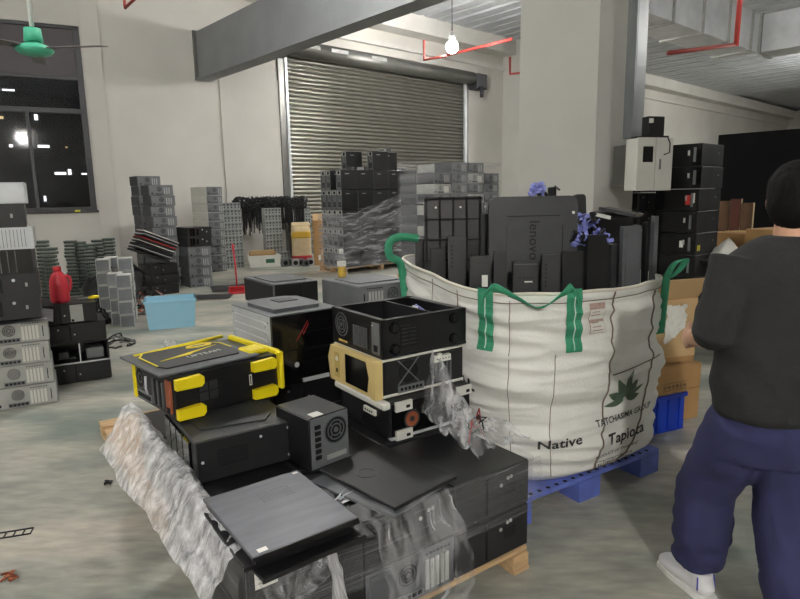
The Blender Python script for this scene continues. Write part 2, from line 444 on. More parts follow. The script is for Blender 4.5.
# ceiling slab and its metal decking strips
mb = MB(m_deck); mb.bx(-14, 30, -7, 45, CEIL + 0.16, CEIL + 0.3); ceil = struct('ceiling', mb)
FC = Fr(W0 + V((0, 0, CEIL)), SD, -ND)                 # decking runs away from the wall
me_deck = None
for k in range(34):
    t = -5.2 + k * 1.02
    if me_deck is None:
        a = MB(m_deck)
        a.prism(Fr((0, 0, 0), SD, (0, 0, 1)), [(-0.50, 0.16), (-0.44, 0.0), (-0.04, 0.0), (-0.02, 0.05), (0.02, 0.05), (0.04, 0.0), (0.40, 0.0), (0.46, 0.16)], 0.0, 24.0)
        me_deck = a.mesh('deck_panel')
    o = obj('deck_panel', me_deck, ceil); o.location = WB(t, 0.02, CEIL)
# concrete beam along the wall top and the steel beam coming from the wall
mb = MB(m_conc); mb.fb(FW, 20.0, CEIL - 0.22, 42, 0.5, 0.55, 0.0); struct('trim_2', mb)
mb = MB(m_conc); mb.fb(FW, 20.0, CEIL - 0.85, 42, 0.12, 0.12, 0.0); struct('trim_3', mb)
b0 = AT(192, 54, 14.2); b0.z = 0
tB = (b0 - W0).dot(SD) + .30
sb = struct('trim_4', MB(m_steelbeam).fb(Fr(WB(tB), ND, (0, 0, 1)), 6.5, 4.82, 13.0, 1.0, 0.22, -0.11))
e = MB(m_rail); fr = Fr(WB(tB), ND, (0, 0, 1))
e.fb(fr, 0.03, 4.82, 0.06, 1.06, 0.34, -0.17); obj('end_plate', e, sb)
e = MB(m_steelbeam); e.fb(fr, 6.5, 4.30, 13.0, 0.05, 0.36, -0.18); obj('bottom_flange', e, sb)

# roller shutter
sh = thing('door_1', None, None, WB(0), RB); sh['kind'] = 'structure'
FL = Fr((0, 0, 0), (1, 0, 0), (0, 0, 1))
pitch = 0.108; n_sl = int((SH_Z - 0.05) / pitch)
a = MB(m_shutter)
prof = [(-0.030, 0), (0.004, 0.012), (0.024, 0.040), (0.026, 0.060), (0.006, 0.092), (-0.030, 0.108)]
vs = []
for z_ in (0.02, SH_T - 0.02):
    for d_, h_ in prof: vs.append((z_, -d_ + 0.05, h_))
np_ = len(prof)
a.add(vs, [(i, i + np_, i + np_ + 1, i + 1) for i in range(np_ - 1)], True)
me_slat = a.mesh('slat')
for k in range(n_sl):
    o = obj('slat', me_slat, sh); o.location = (0, 0, 0.05 + k * pitch)
for x, s_ in ((0.0, 1), (SH_T, -1)):
    a = MB(m_rail); a.bx(x - 0.16, x + 0.02, -0.06, 0.10, 0, SH_Z, 0.008) if s_ > 0 else a.bx(x - 0.02, x + 0.10, -0.06, 0.10, 0, SH_Z, 0.008)
    a.use(m_silver); a.bx(x + 0.02 * s_, x + 0.10 * s_, -0.09, 0.0, 0, SH_Z, 0.004); obj('guide_rail', a, sh)
a = MB(m_rail); a.tube([(-0.05, -0.22, SH_Z + 0.05), (SH_T + 0.1, -0.22, SH_Z + 0.05)], 0.20, 14)
a.use(m_lgrey)
for x in (0.35, 1.25, 2.6): a.bx(x, x + 0.55, -0.435, -0.40, SH_Z + 0.05, SH_Z + 0.14)
obj('roll_tube', a, sh)
a = MB(m_black); a.bx(-0.25, -0.02, -0.40, -0.02, SH_Z - 0.22, SH_Z + 0.28, 0.01); obj('roll_bracket', a, sh)
a = MB(m_frame); a.bx(SH_T + 0.12, SH_T + 0.62, -0.42, -0.02, SH_Z - 0.28, SH_Z + 0.20, 0.02); a.tube([(SH_T + 0.3, -0.45, SH_Z - .2), (SH_T + 0.3, -0.45, SH_Z - .55)], .06, 8)
obj('shutter_motor', a, sh)
a = MB(m_lgrey); a.bx(0, SH_T, 0.02, 0.08, 0, 0.06); obj('bottom_bar', a, sh)

# window
wn = thing('window_1', None, None, J, math.atan2(-WDR.y, -WDR.x)); wn['kind'] = 'structure'
def wbar(x0, x1, z0, z1, nm='frame_bar', d=0.09, m=m_frame):
    a = MB(m); a.bx(x0, x1, 0.02, 0.02 + d, z0, z1, 0.006); return obj(nm, a, wn)
wbar(wx1 - 0.12, wx1, wz0, wz1); wbar(wx0, wx0 + 0.1, wz0, wz1)
wbar(wx0, wx1, wz1 - 0.07, wz1); wbar(wx0, wx1, wz0, wz0 + 0.07)
wbar(wx0, wx1, 4.02, 4.10); wbar(wx0, wx1, 3.36, 3.46)
for x in (-1.25, -2.3, -3.2): wbar(x - 0.06, x, wz0, 3.4)
wbar(wx0 - 0.05, wx1 + 0.1, wz0 - 0.05, wz0, 'sill', 0.06).location.y = -0.06
a = MB(m_tintpane); a.bx(wx0, wx1, 0.06, 0.07, 4.1, wz1); obj('upper_panel', a, wn)
for x0, x1, z0, z1 in [(wx0, wx1, 3.46, 4.02)] + [(x, x2, wz0, 3.36) for x, x2 in ((-1.25, wx1), (-2.3, -1.3), (-3.2, -2.35), (wx0, -3.25))]:
    a = MB(m_glass); a.bx(x0, x1, 0.06, 0.066, z0, z1); obj('pane', a, wn)
a = MB(m_yelsticker); a.bx(-0.62, -0.52, -0.09, -0.06, wz0 - 0.03, wz0 + 0.01); obj('sticker', a, wn)
# buildings in the night outside, with lit windows
bd = thing('night_building', 'dark building outside the window with scattered lit windows', 'building', J + WDR * 6 + V((-6.0, 14, 0)), math.atan2(-WDR.y, -WDR.x))
a = MB(m_night); a.bx(-22, 14, 0, 6, -4, 16); obj('wall', a, bd)
random.seed(3)
for x in range(-40, 30):
    for z in range(0, 9):
        r = random.random()
        if r < 0.34:
            a = MB(m_lit if random.random() < .7 else m_litw); w_ = random.choice((.08, .12, .2, .42)); h_ = random.choice((.06, .1, .22))
            a.bx(x * .5, x * .5 + w_, -0.06, 0, 0.5 + z * 1.1, 0.5 + z * 1.1 + h_); obj('window', a, bd)

# concrete pillar with a cable tray on its right edge
pe = AT(597, 100, 5.9)
PL = Fr(V((pe.x, pe.y, 0)), SD, (0, 0, 1))
lft = V((-SD.y, SD.x, 0))                             # the other face direction (away and left)
pdir = V((-0.93, 0.36, 0)).normalized()
pl = MB(m_wall2)
c0 = V((pe.x, pe.y, 0)); c1 = c0 + pdir * 0.73; c2 = c0 + SD * 0.78; c3 = c1 + SD * 0.78
vs = [c0, c2, c3, c1]; vs = vs + [p + V((0, 0, CEIL)) for p in vs]
pl.convex(vs, [(0, 1, 2, 3), (4, 5, 6, 7), (0, 1, 5, 4), (1, 2, 6, 5), (2, 3, 7, 6), (3, 0, 4, 7)], sum(vs, V()) / 8)
struct('wall_pillar', pl)
fr = Fr(c0, SD, (0, 0, 1))
tr = thing('cable_tray', 'galvanised metal cable tray running up the right side of the concrete pillar', 'cable tray', c0 + SD * 0.56 + ND * 0.0, RB)
a = MB(m_galv); a.bx(-0.02, 0.18, -0.10, 0.0, 2.12, CEIL, 0.004); obj('tray', a, tr)
a = MB(m_galv); a.bx(-0.045, -0.03, -0.10, 0.0, 2.12, CEIL); obj('side_flange', a, tr)
a = MB(m_lgrey); a.bx(0.20, 0.26, -0.06, 0.0, 2.12, CEIL, .01); obj('conduit', a, tr)

# duct: a straight run, an elbow, then a run towards the right
dc = thing('air_duct', 'silver square air duct with an elbow hanging under the ceiling at top right', 'duct')
d0 = G(600, -5, 5.0); d1 = G(750, 50, 5.0); sdir = (d1 - d0); L_ = sdir.length; sdir.normalize()
cross = V((-sdir.y, sdir.x, 0))
fr = Fr(d0, sdir, (0, 0, 1))
nseg = 5
for k in range(nseg):
    a = MB(m_duct); a.fb(fr, L_ * (k + .5) / nseg, 0.45, L_ / nseg - 0.05, 0.9, 0.9, -0.9); obj('duct_section', a, dc)
    a = MB(m_lgrey); a.fb(fr, L_ * (k + 1) / nseg - .01, 0.45, 0.06, 0.98, 0.98, -0.94); obj('flange', a, dc)
e1 = d1 + sdir * 0.5
a = MB(m_duct); a.fb(fr, L_ + 0.28, 0.45, 0.5, 0.9, 0.9, -0.9); obj('elbow', a, dc)
d2 = G(860, 36, 5.0); s2 = (d2 - e1); L2 = s2.length; s2.normalize(); fr2 = Fr(e1, s2, (0, 0, 1))
for k in range(2):
    a = MB(m_duct); a.fb(fr2, L2 * (k + .5) / 2 + .05, 0.45, L2 / 2 - 0.05, 0.9, 0.9, -0.9); obj('duct_section', a, dc)
    a = MB(m_lgrey); a.fb(fr2, L2 * k / 2 + .03, 0.45, 0.06, 0.98, 0.98, -0.94); obj('flange', a, dc)

# sprinkler pipes
def pipe(name, label, pts, r, m, n=8):
    o = obj(name, MB(m).tube(pts, r, n)); return tag(o, label, 'pipe')
p = AT(736, 46, 11.3)
pipe('sprinkler_drop_pipe', 'bright red pipe hanging upright beside the silver air duct', [p, p + V((0.03, 0, CEIL - p.z))], 0.045, m_redpipe)
pa, pb = AT(668, 53, 10.2), p + V((-.02, 0, .02))
pipe('sprinkler_pipe', 'dark red pipe running level below the decking under the duct', [pa, pb], 0.035, m_pipe)
pipe('sprinkler_pipe', 'dark red pipe rising beside the steel beam towards the ceiling', [G(311, 39, 5.6), G(400, 9, 5.6)], 0.035, m_pipe)
pipe('sprinkler_pipe', 'bright red pipe passing just right of the glowing ceiling bulb', [G(448, 55, 5.5), G(512, 39, 5.5)], 0.04, m_redpipe)
q = [AT(510, 57, 19), AT(510, 74, 19), AT(530, 72, 18.6)]
pipe('sprinkler_pipe', 'dark red bent pipe beside the left edge of the pillar', q, 0.04, m_pipe)
q = [AT(424, 40, 15.5), AT(424, 60, 15.5), AT(446, 56, 15.3)]
pipe('sprinkler_pipe', 'thin dark red bent pipe left of the glowing ceiling bulb', q, 0.03, m_pipe)
q = [AT(124, -5, 9), AT(125, 8, 9), AT(140, -6, 8.6)]
pipe('sprinkler_pipe', 'thin red pipe bracket at the top edge above the bare wall', q, 0.02, m_pipe)

# hanging bulbs: the hall's lamps, plus two added out of view at the right
for i, (x, y, z, wt, r) in enumerate(LAMPS):
    lb = ['glowing round bulb hanging above the roller shutter', 'bulb hanging behind the photographer', 'bulb hanging over the left aisle', 'bulb hanging high over the middle aisle', 'added unseen bulb brightening the air duct from the right', 'added unseen bulb brightening the far right wall'][i]
    t = thing('hanging_bulb', lb, 'lamp', (x, y, z), 0, 'bulbs lighting the hall')
    o = obj('bulb', MB(m_bulb).ell((0, 0, 0), (r, r, r), 16, 10), t)
    a = MB(m_whitep); a.tube([(0, 0, r * .9), (0, 0, r * 2.2)], r * .5, 10); obj('socket', a, t)
    a = MB(m_cable); a.tube([(0, 0, r * 2.2), (0, 0, CEIL - z)], 0.012, 6); obj('cord', a, t)
    ld = bpy.data.lights.new('bulb_light', 'POINT'); ld.energy = wt; ld.shadow_soft_size = r * 1.02; ld.color = (1.0, 0.975, 0.93)
    lo = bpy.data.objects.new('bulb_light', ld); COL.objects.link(lo); lo.parent = t
    o.visible_shadow = True

# ceiling fan
fc = AT(34, 45, 6.2)
fn = thing('ceiling_fan', 'green ceiling fan with thin blades on a long white rod before the window', 'ceiling fan', fc)
a = MB(m_whitep); a.tube([(0, 0, 0.1), (0, 0, CEIL - fc.z)], 0.022, 8); obj('rod', a, fn)
a = MB(m_fan); a.lathe([(0.03, 0.16), (0.075, 0.15), (0.085, 0.03), (0.03, 0.02)], 18); obj('rod_cover', a, fn)
a = MB(m_fan); a.lathe([(0.04, 0.03), (0.15, -0.02), (0.17, -0.05), (0.14, -0.085), (0.05, -0.10)], 22); obj('motor', a, fn)
for k in range(3):
    th = k * 2 * PI / 3 - 0.06; rot = Matrix.Rotation(th, 3, 'Z') @ Matrix.Rotation(0.16, 3, 'X')
    a = MB(m_fanblade); a.box(rot @ V((0.43, 0, -0.03)), (0.56, 0.13, 0.008), 0.003, rot); bl = obj('blade', a, fn)
    a = MB(m_frame); a.box(rot @ V((0.16, 0, -0.03)), (0.10, 0.05, 0.012), 0, rot); obj('blade_arm', a, bl)

# ============================================================ COMPUTER CASES
def frames(L, D, H):
    return {'front': Fr((0, -D / 2, H / 2), (1, 0, 0), (0, 0, 1)), 'back': Fr((0, D / 2, H / 2), (-1, 0, 0), (0, 0, 1)),
            'left': Fr((-L / 2, 0, H / 2), (0, -1, 0), (0, 0, 1)), 'right': Fr((L / 2, 0, H / 2), (0, 1, 0), (0, 0, 1)),
            'top': Fr((0, 0, H), (1, 0, 0), (0, 1, 0))}
def grille(mb, fr, u, v, r, mring, mback):
    mb.use(mback); mb.fdisc(fr, u, v, r, 0.002, 0.002)
    mb.use(mring)
    for q in (1.0, 0.72, 0.44): mb.fring(fr, u, v, r * q - 0.003, r * q + 0.002, 0.004, 0.002)
    mb.fdisc(fr, u, v, r * 0.2, 0.005, 0.002, 10)
    for k in range(4):
        th = PI / 4 + k * PI / 2; c, s_ = math.cos(th), math.sin(th)
        mb.fb(fr, u + c * r * .6, v + s_ * r * .6, r * .16 if abs(c) < .3 else r * .1, r * .16, 0.004, 0.002)
def face_rear(t, fr, w, h, mp, flip=1, full=True, mdark=m_deep, fanback=m_deep):
    """rear of a tower lying on its side: supply, socket, ports, fan, slots"""
    a = MB(mp); a.fb(fr, 0, 0, w - 0.01, h - 0.01, 0.004, 0.0); rp = obj('rear_panel', a, t)
    uo = -flip * w / 2
    up = uo + flip * (0.065)
    a = MB(mp); a.fb(fr, up, 0, 0.09, h - 0.035, 0.006, 0.003); grille(a, fr, up, h * 0.12, min(0.036, h * .22), mp, fanback)
    ps = obj('power_supply', a, t)
    a = MB(m_deep); a.fb(fr, up - 0.012, -h * .30, 0.03, 0.022, 0.008, 0.004); obj('socket', a, ps)
    uf = uo + flip * 0.185
    a = MB(mp); grille(a, fr, uf, h * 0.10, min(0.047, h * .27), mp, fanback); obj('fan_grille', a, t)
    a = MB(m_grey if mp is not m_grey else m_char); a.fb(fr, uf, -h * 0.34, 0.14, 0.03, 0.006, 0.003); io = obj('port_plate', a, t)
    if full:
        a = MB(m_deep)
        for k in range(5): a.fb(fr, uf - 0.055 + k * 0.027, -h * 0.34, 0.017, 0.014, 0.008, 0.004)
        obj('port', a, io)
    us = uo + flip * 0.275
    nsl = 5 if full else 3
    for k in range(nsl):
        a = MB(m_lgrey if mp is not m_lgrey else m_white); a.fb(fr, us + flip * k * (0.12 / nsl), -h * 0.06, 0.016, h * 0.62, 0.007, 0.003); obj('slot_cover', a, t)
    if full:
        a = MB(m_deep)
        for k in range(7): a.fb(fr, us + flip * k * 0.018, h * .37, 0.009, 0.007, 0.005, 0.003)
        a.fb(fr, us + flip * 0.135, -h * .05, 0.006, h * .5, 0.005, 0.003)
        obj('vent_hole', a, t)
def face_front(t, fr, w, h, mf, md, flip=1, gloss=False):
    a = MB(mf); a.fb(fr, 0, 0, w, h, 0.03, 0.0); fp = obj('front_bezel', a, t)
    a = MB(md)
    for k in range(2): a.fb(fr, flip * (-w * .36 + k * 0.052), 0, 0.044, h * .78, 0.004, 0.03)
    obj('drive_bay', a, fp)
    a = MB(md); a.fb(fr, flip * (-w * .08), 0, 0.028, h * .62, 0.004, 0.03); obj('floppy_bay', a, fp)
    a = MB(m_silver); a.fdisc(fr, flip * w * .12, h * .22, 0.012, 0.006, 0.03, 12); obj('power_button', a, fp)
    a = MB(m_lgrey); a.fb(fr, flip * w * .30, 0, 0.016, 0.03, 0.002, 0.03); obj('badge', a, fp)
def face_side(t, fr, w, h, mp, vent=True):
    a = MB(mp); a.fb(fr, 0, 0, w - 0.03, h - 0.03, 0.003, 0.0); obj('side_panel', a, t)
def face_vents(t, fr, w, h, mv, u=0.0, n=6):
    a = MB(mv)
    for i in range(n):
        for j in range(4): a.fb(fr, u + (i - n / 2) * 0.012, (j - 1.5) * 0.012, 0.007, 0.007, 0.002, 0.001)
    obj('vent', a, t)
def face_plain(t, fr, w, h, mp, spots=2, seed=1):
    """bare metal face with screw points, a seam and a round cut-out"""
    rnd = random.Random(seed)
    a = MB(mp); a.fb(fr, 0, 0, w - 0.012, h - 0.012, 0.003, 0.0); pn = obj('cover_panel', a, t)
    a = MB(m_lgrey)
    for k in range(spots): a.fdisc(fr, rnd.uniform(-.4, .4) * w, rnd.uniform(-.3, .3) * h, 0.008, 0.003, 0.003, 10)
    obj('screw', a, pn)
    a = MB(m_deep); a.fb(fr, rnd.uniform(-.1, .1) * w, 0, 0.01, h * .8, 0.002, 0.003); obj('seam', a, pn)
def shell(t, L, D, H, m, ch=0.006):
    obj('body', MB(m).bx(-L / 2, L / 2, -D / 2, D / 2, 0.002, H - 0.002, ch), t)
PROTO = {}
def proto(key):
    """one case of each kind, built once; copies share its meshes"""
    if key in PROTO: return PROTO[key]
    LINK[0] = False
    t = thing('computer_case', None, None)
    def top_emboss(m, L, D, H):
        fr = frames(L, D, H)['top']; a = MB(m)
        a.prism(fr, [(-L * .36, -D * .34), (L * .36, -D * .34), (L * .40, -D * .28), (L * .40, D * .28), (L * .36, D * .34), (-L * .36, D * .34), (-L * .40, D * .28), (-L * .40, -D * .28)], 0, 0.006)
        obj('top_emboss', a, t)
    if key == 'grey_rear':
        L, D, H = .45, .42, .172; shell(t, L, D, H, m_lgrey); f = frames(L, D, H); face_rear(t, f['front'], L, H, m_lgrey, 1, True, m_deep, m_dust); face_side(t, f['right'], D, H, m_grey)
    elif key == 'charcoal_rear':
        L, D, H = .43, .42, .185; shell(t, L, D, H, m_char); f = frames(L, D, H); face_rear(t, f['front'], L, H, m_grey, 1, False); face_side(t, f['left'], D, H, m_char)
    elif key == 'pale_rear':
        L, D, H = .36, .80, .185; shell(t, L, D, H, m_white); f = frames(L, D, H); face_rear(t, f['front'], L, H, m_grey, 1, False); face_side(t, f['left'], D, H, m_white)
    elif key == 'black_rear':
        L, D, H = .415, .46, .195; shell(t, L, D, H, m_black); f = frames(L, D, H); face_rear(t, f['front'], L, H, m_char, 1, True); face_side(t, f['left'], D, H, m_blackm)
    elif key == 'black_plain':
        L, D, H = .415, .46, .195; shell(t, L, D, H, m_black); f = frames(L, D, H); face_plain(t, f['front'], L, H, m_blackm, 3, 5); face_side(t, f['left'], D, H, m_blackm); face_vents(t, f['front'], L, H, m_deep, .1)
    elif key == 'black_side':
        L, D, H = .47, .43, .175; shell(t, L, D, H, m_black); f = frames(L, D, H); face_plain(t, f['front'], L, H, m_black, 2, 9); face_side(t, f['right'], D, H, m_blackm)
    elif key == 'black_front':
        L, D, H = .45, .42, .175; shell(t, L, D, H, m_black); f = frames(L, D, H); face_front(t, f['front'], L, H, m_blackm, m_blackg); face_side(t, f['left'], D, H, m_blackm)
    elif key == 'silver_front':
        L, D, H = .45, .42, .165; shell(t, L, D, H, m_lgrey); f = frames(L, D, H)
        a = MB(m_silver); a.fb(f['front'], 0, 0, L, H, 0.03); fp = obj('front_bezel', a, t)
        a = MB(m_grey)
        for k in range(9): a.fb(f['front'], -.02 + k * .024, 0, 0.004, H * .8, 0.003, 0.03)
        obj('groove', a, fp)
    elif key == 'white_front':
        L, D, H = .45, .42, .185; shell(t, L, D, H, m_black); f = frames(L, D, H)
        a = MB(m_blackg); a.fb(f['front'], 0, 0, L, H, 0.03); fp = obj('front_bezel', a, t)
        a = MB(m_white); a.fb(f['front'], -.10, 0, .16, H * .96, 0.005, 0.03); obj('white_insert', a, fp)
        a = MB(m_grey)
        for k in range(3): a.fb(f['front'], .02 + k * .05, 0, 0.004, H * .9, 0.003, 0.03)
        obj('groove', a, fp)
    elif key == 'chassis':
        L, D, H = .45, .42, .16; f = frames(L, D, H); a = MB(m_silver)
        a.bx(-L / 2, L / 2, -D / 2, D / 2, 0.002, 0.012); a.bx(-L / 2, L / 2, -D / 2, -D / 2 + .008, .002, H); a.bx(-L / 2, -L / 2 + .008, -D / 2, D / 2, .002, H); a.bx(L / 2 - .008, L / 2, -D / 2, D / 2, .002, H); a.bx(-L / 2, L / 2, D / 2 - .008, D / 2, .002, H); a.bx(-L / 2, L / 2, -D / 2, D / 2, H - .008, H)
        obj('body', a, t); a = MB(m_deep); a.fb(f['front'], .02, .035, .05, .014, .003); a.fb(f['front'], .02, -.035, .05, .014, .003); a.fb(f['front'], -.12, .01, .02, .05, .003); obj('cut_out', a, t)
        a = MB(m_cable); a.tube([(-.03, -D / 2 - .01, .09), (.0, -D / 2 - .02, .03), (.02, -D / 2 - .02, -.03)], .004, 6); obj('wire', a, t)
    elif key == 'open_frame':
        L, D, H = .48, .43, .19; f = frames(L, D, H); a = MB(m_black)
        a.bx(-L / 2, L / 2, -D / 2, D / 2, 0.002, 0.014); a.bx(-L / 2, L / 2, -D / 2, D / 2, H - .014, H - .002); a.bx(-L / 2, -L / 2 + .012, -D / 2, D / 2, .01, H - .01); a.bx(L / 2 - .012, L / 2, -D / 2, D / 2, .01, H - .01); a.bx(-L / 2, L / 2, D / 2 - .01, D / 2, .01, H - .01)
        obj('body', a, t); a = MB(m_silver); a.bx(0, .012, -D / 2, -D / 2 + .02, .01, H - .01); a.bx(-L / 2, L / 2, -D / 2 - .004, -D / 2 + .008, .0, .014); obj('brace', a, t)
        a = MB(m_board); a.bx(-.2, -.03, -.1, .15, .02, .03); obj('motherboard', a, t)
        a = MB(m_grey); a.bx(-.16, -.08, -.12, -.04, .03, .09, .005); a.bx(.06, .2, -.14, .1, .014, .11, .005); obj('drive_cage', a, t)
    elif key == 'grey_top':
        L, D, H = .33, .54, .18; shell(t, L, D, H, m_char); f = frames(L, D, H); face_plain(t, f['front'], L, H, m_black, 3, 4); top_emboss(m_char, L, D, H); face_side(t, f['left'], D, H, m_blackm); H += .0065
    elif key == 'silver_lid':
        L, D, H = .45, .50, .18; shell(t, L, D, H, m_grey); f = frames(L, D, H); face_rear(t, f['front'], L, H, m_grey, -1, True); top_emboss(m_grey, L, D, H); H += .0065
    elif key == 'tower':
        L, D, H = .42, .18, .40; shell(t, L, D, H, m_black); f = frames(L, D, H)
        a = MB(m_blackm); a.fb(f['front'], 0, 0, L - .02, H - .02, .003); sp = obj('side_panel', a, t)
        a = MB(m_lgrey); a.fb(f['front'], -.06, .12, .10, .014, .001, .003); obj('badge', a, sp)
        fr = f['left']; a = MB(m_grey); a.fb(fr, 0, 0, D - .01, H - .01, .004); rp = obj('rear_panel', a, t)
        a = MB(m_lgrey); a.fb(fr, 0, .14, .15, .085, .004, .004); a.use(m_deep); a.fdisc(fr, .02, .14, .035, .002, .008, 12); obj('power_supply', a, t)
        a = MB(m_grey); grille(a, fr, .035, .035, .042, m_grey, m_deep); obj('fan_grille', a, t)
        a = MB(m_char); a.fb(fr, -.055, .03, .04, .14, .004, .004); obj('port_plate', a, t)
        a = MB(m_deep)
        for k in range(4): a.fb(fr, .015, -.06 - k * .026, .11, .016, .003, .004)
        obj('slot_row', a, t)
    elif key == 'server':
        L, D, H = .56, .46, .229
        shell(t, L, D, H, m_dust); f = frames(L, D, H)
        a = MB(m_blackg); a.fb(f['left'], 0, 0, D - .01, H - .01, .01); obj('front_bezel', a, t)
        fr = f['left']; a = MB(m_grey); a.fb(fr, D * .36, 0, .02, H * .62, .02, .01); obj('handle', a, t)
        a = MB(m_lgrey); a.fb(fr, D * .22, .02, .022, .05, .003, .01); obj('badge', a, t)
        a = MB(m_lgrey); a.fdisc(f['front'], L * .25, H * .1, .008, .004, 0, 8); obj('screw', a, t)
    PROTO[key] = t; t['dim'] = (L, D, H)
    LINK[0] = True
    return t
def place(key, loc, rz, label, cat='computer case', group=None, name=None, tilt=(0, 0)):
    p = proto(key); c = copy_tree(p); c.location = loc; c.rotation_euler = (tilt[0], tilt[1], rz)
    if 'dim' in c: del c['dim']
    if name: c.name = name
    return tag(c, label, cat, group)
def dims(key): return tuple(proto(key)['dim'])
def stack(keys, corner, rz, labels, z=0.0, group=None, jit=0.012, anchor=(-1, -1), seed=1):
    """cases piled on one another; corner = world point of the (anchor) base corner"""
    rnd = random.Random(seed); R_ = Matrix.Rotation(rz, 3, 'Z')
    for k, (key, lb) in enumerate(zip(keys, labels)):
        L, D, H = dims(key)
        c = V((corner[0], corner[1], 0)) + R_ @ V((-anchor[0] * L / 2, -anchor[1] * D / 2, 0)) + V((rnd.uniform(-jit, jit), rnd.uniform(-jit, jit), 0))
        place(key, (c.x, c.y, z), rz + rnd.uniform(-jit, jit), lb, group=group); z += H
    return z

# ============================================================ FRONT PALLET PILE
A1 = math.radians(35.6); N1 = V((-0.48, 1.65, 0)); U1 = V((math.cos(A1), math.sin(A1), 0)); V1 = V((-math.sin(A1), math.cos(A1), 0))
def P1(u, v, z=0.0): return N1 + U1 * u + V1 * v + V((0, 0, z))
def pallet(name, label, loc, rz, L, D, H, m, nd=7, cat='pallet'):
    t = thing(name, label, cat, loc, rz)
    for k in range(nd):
        y = (k + .5) * D / nd; w_ = D / nd * .72
        obj('deck_board', MB(m).bx(0, L, y - w_ / 2, y + w_ / 2, H - .02, H, .002), t)
    for x in (0.05, L / 2, L - .05):
        obj('bottom_board', MB(m).bx(x - .045, x + .045, 0, D, 0, .018, .002), t)
        for y in (.06, D / 2, D - .06): obj('block', MB(m).bx(x - .045, x + .045, y - .055, y + .055, .018, H - .02, .003), t)
    return t
pallet('wooden_pallet', 'light wooden pallet under the film-wrapped black cases in front', P1(0.05, -0.022), A1, 1.19, 0.99, 0.10, m_wood)
pallet('wooden_pallet', 'wooden pallet corner poking out left behind the yellow and black tower', P1(0.02, 1.2), A1, 1.25, 1.62, 0.10, m_wood, 9)
G1 = 'black cases wrapped in stretch film on the front pallet'
def word_u(i): return ('left', 'middle', 'right')[i]
for tier, z0 in enumerate((0.101, 0.298)):
    for row, vc in enumerate((0.235, 0.72)):
        for i in range(3):
            key = 'black_rear' if (tier == 0 and row == 0 and i == 1) else 'black_plain'
            p = P1(0.2085 + 0.4165 * i, vc, z0)
            what = 'black tower case with a grey rear panel' if key == 'black_rear' else 'black tower case'
            place(key, p, A1, f'{what} lying in the {"lower" if tier == 0 else "upper"} wrapped layer, {"front" if row == 0 else "back"} {word_u(i)}', group=G1)
ZT = 0.495
# a paper sticker under the film
s_ = obj('paper_sticker', MB(m_label).fb(Fr(P1(0.06, 0, .44), U1, (0, 0, 1)), 0, 0, .075, .055, .001, .0025).use(m_tagp).fb(Fr(P1(0.06, 0, .44), U1, (0, 0, 1)), 0, .005, .055, .004, .0006, .0035).fb(Fr(P1(0.06, 0, .44), U1, (0, 0, 1)), 0, -.010, .055, .004, .0006, .0035))
tag(s_, 'pale square paper label under the film at the front corner of the pile', 'label')
# stretch film round the upper layer
def fl_front(u, v):
    q = (u * 1.32) - 0.02
    return P1(q, -0.016 - 0.010 * NZ(q * 5, v * 9, 2) - 0.012 * math.sin(PI * v) - (0.012 if v < .3 else 0), 0.275 + v * 0.232 + 0.012 * NZ(q * 3, 4))
def fl_left(u, v):
    q = (1 - u) * 1.0
    return P1(-0.016 - 0.014 * NZ(q * 6, v * 8, 7) - 0.02 * math.sin(PI * v), q, 0.20 + v * 0.31 + 0.03 * NZ(q * 2.5, 9) - .05 * (1 - v) * (1 - q))
t = thing('stretch_film_wrap', 'clear stretch film pulled tight around the upper layer of black cases', 'plastic film', P1(0, 0))
off = P1(0, 0)
sheet('front_wrap', lambda u, v: fl_front(u, v) - off, 60, 16, m_film, t)
sheet('side_wrap', lambda u, v: fl_left(u, v) - off, 40, 16, m_film, t)
def fl_right(u, v):
    q = u * 0.95
    return P1(1.27 + 0.012 * NZ(q * 6, v * 8, 5), q, 0.27 + v * 0.235)
sheet('end_wrap', lambda u, v: fl_right(u, v) - off, 30, 12, m_film, t)

# ---- bubble film hanging down the left side
def bub(u, v):
    q = 1.60 - u * 1.58
    z = 0.535 + 0.04 * math.sin(PI * min(1, v * 1.5)) - v * v * (0.17 - .05 * u)
    out = -0.05 + .20 * v * (1 - .15 * u)
    n1 = NZ(q * 5, v * 2, 1.5); n2 = NZ(q * 16, v * 4.5, 4.2); n3 = abs(NZ(q * 11 + v * 3, v * 5, 6.0))
    return P1(-out + 0.02 * n1, q + 0.01 * n1, z + 0.03 * NZ(q * 6, v * 2, 8) + 0.012 * n2 - .020 * n3 + .004 * NZ(q * 45, v * 12, 2))
tag(sheet('bubble_wrap', bub, 220, 40, m_bubble), 'crumpled bubble wrap sheet draped down the left side of the front pile', 'bubble wrap')
# bit of bubble film behind the yellow tower, beside the silver case
c_ = P1(0.32, 1.42, 0.80)
def bub2(u, v):
    n2 = NZ(u * 5, v * 6, 2.2)
    return c_ + V((-0.10 - .20 * u + .05 * n2, .02 + .30 * u - .05 * v, -0.22 + 0.32 * v - .12 * u * v + .05 * NZ(u * 9, v * 9, 3)))
tag(sheet('bubble_wrap', bub2, 30, 20, m_bubble), 'scrap of bubble wrap beside the silver case behind the yellow tower', 'bubble wrap')

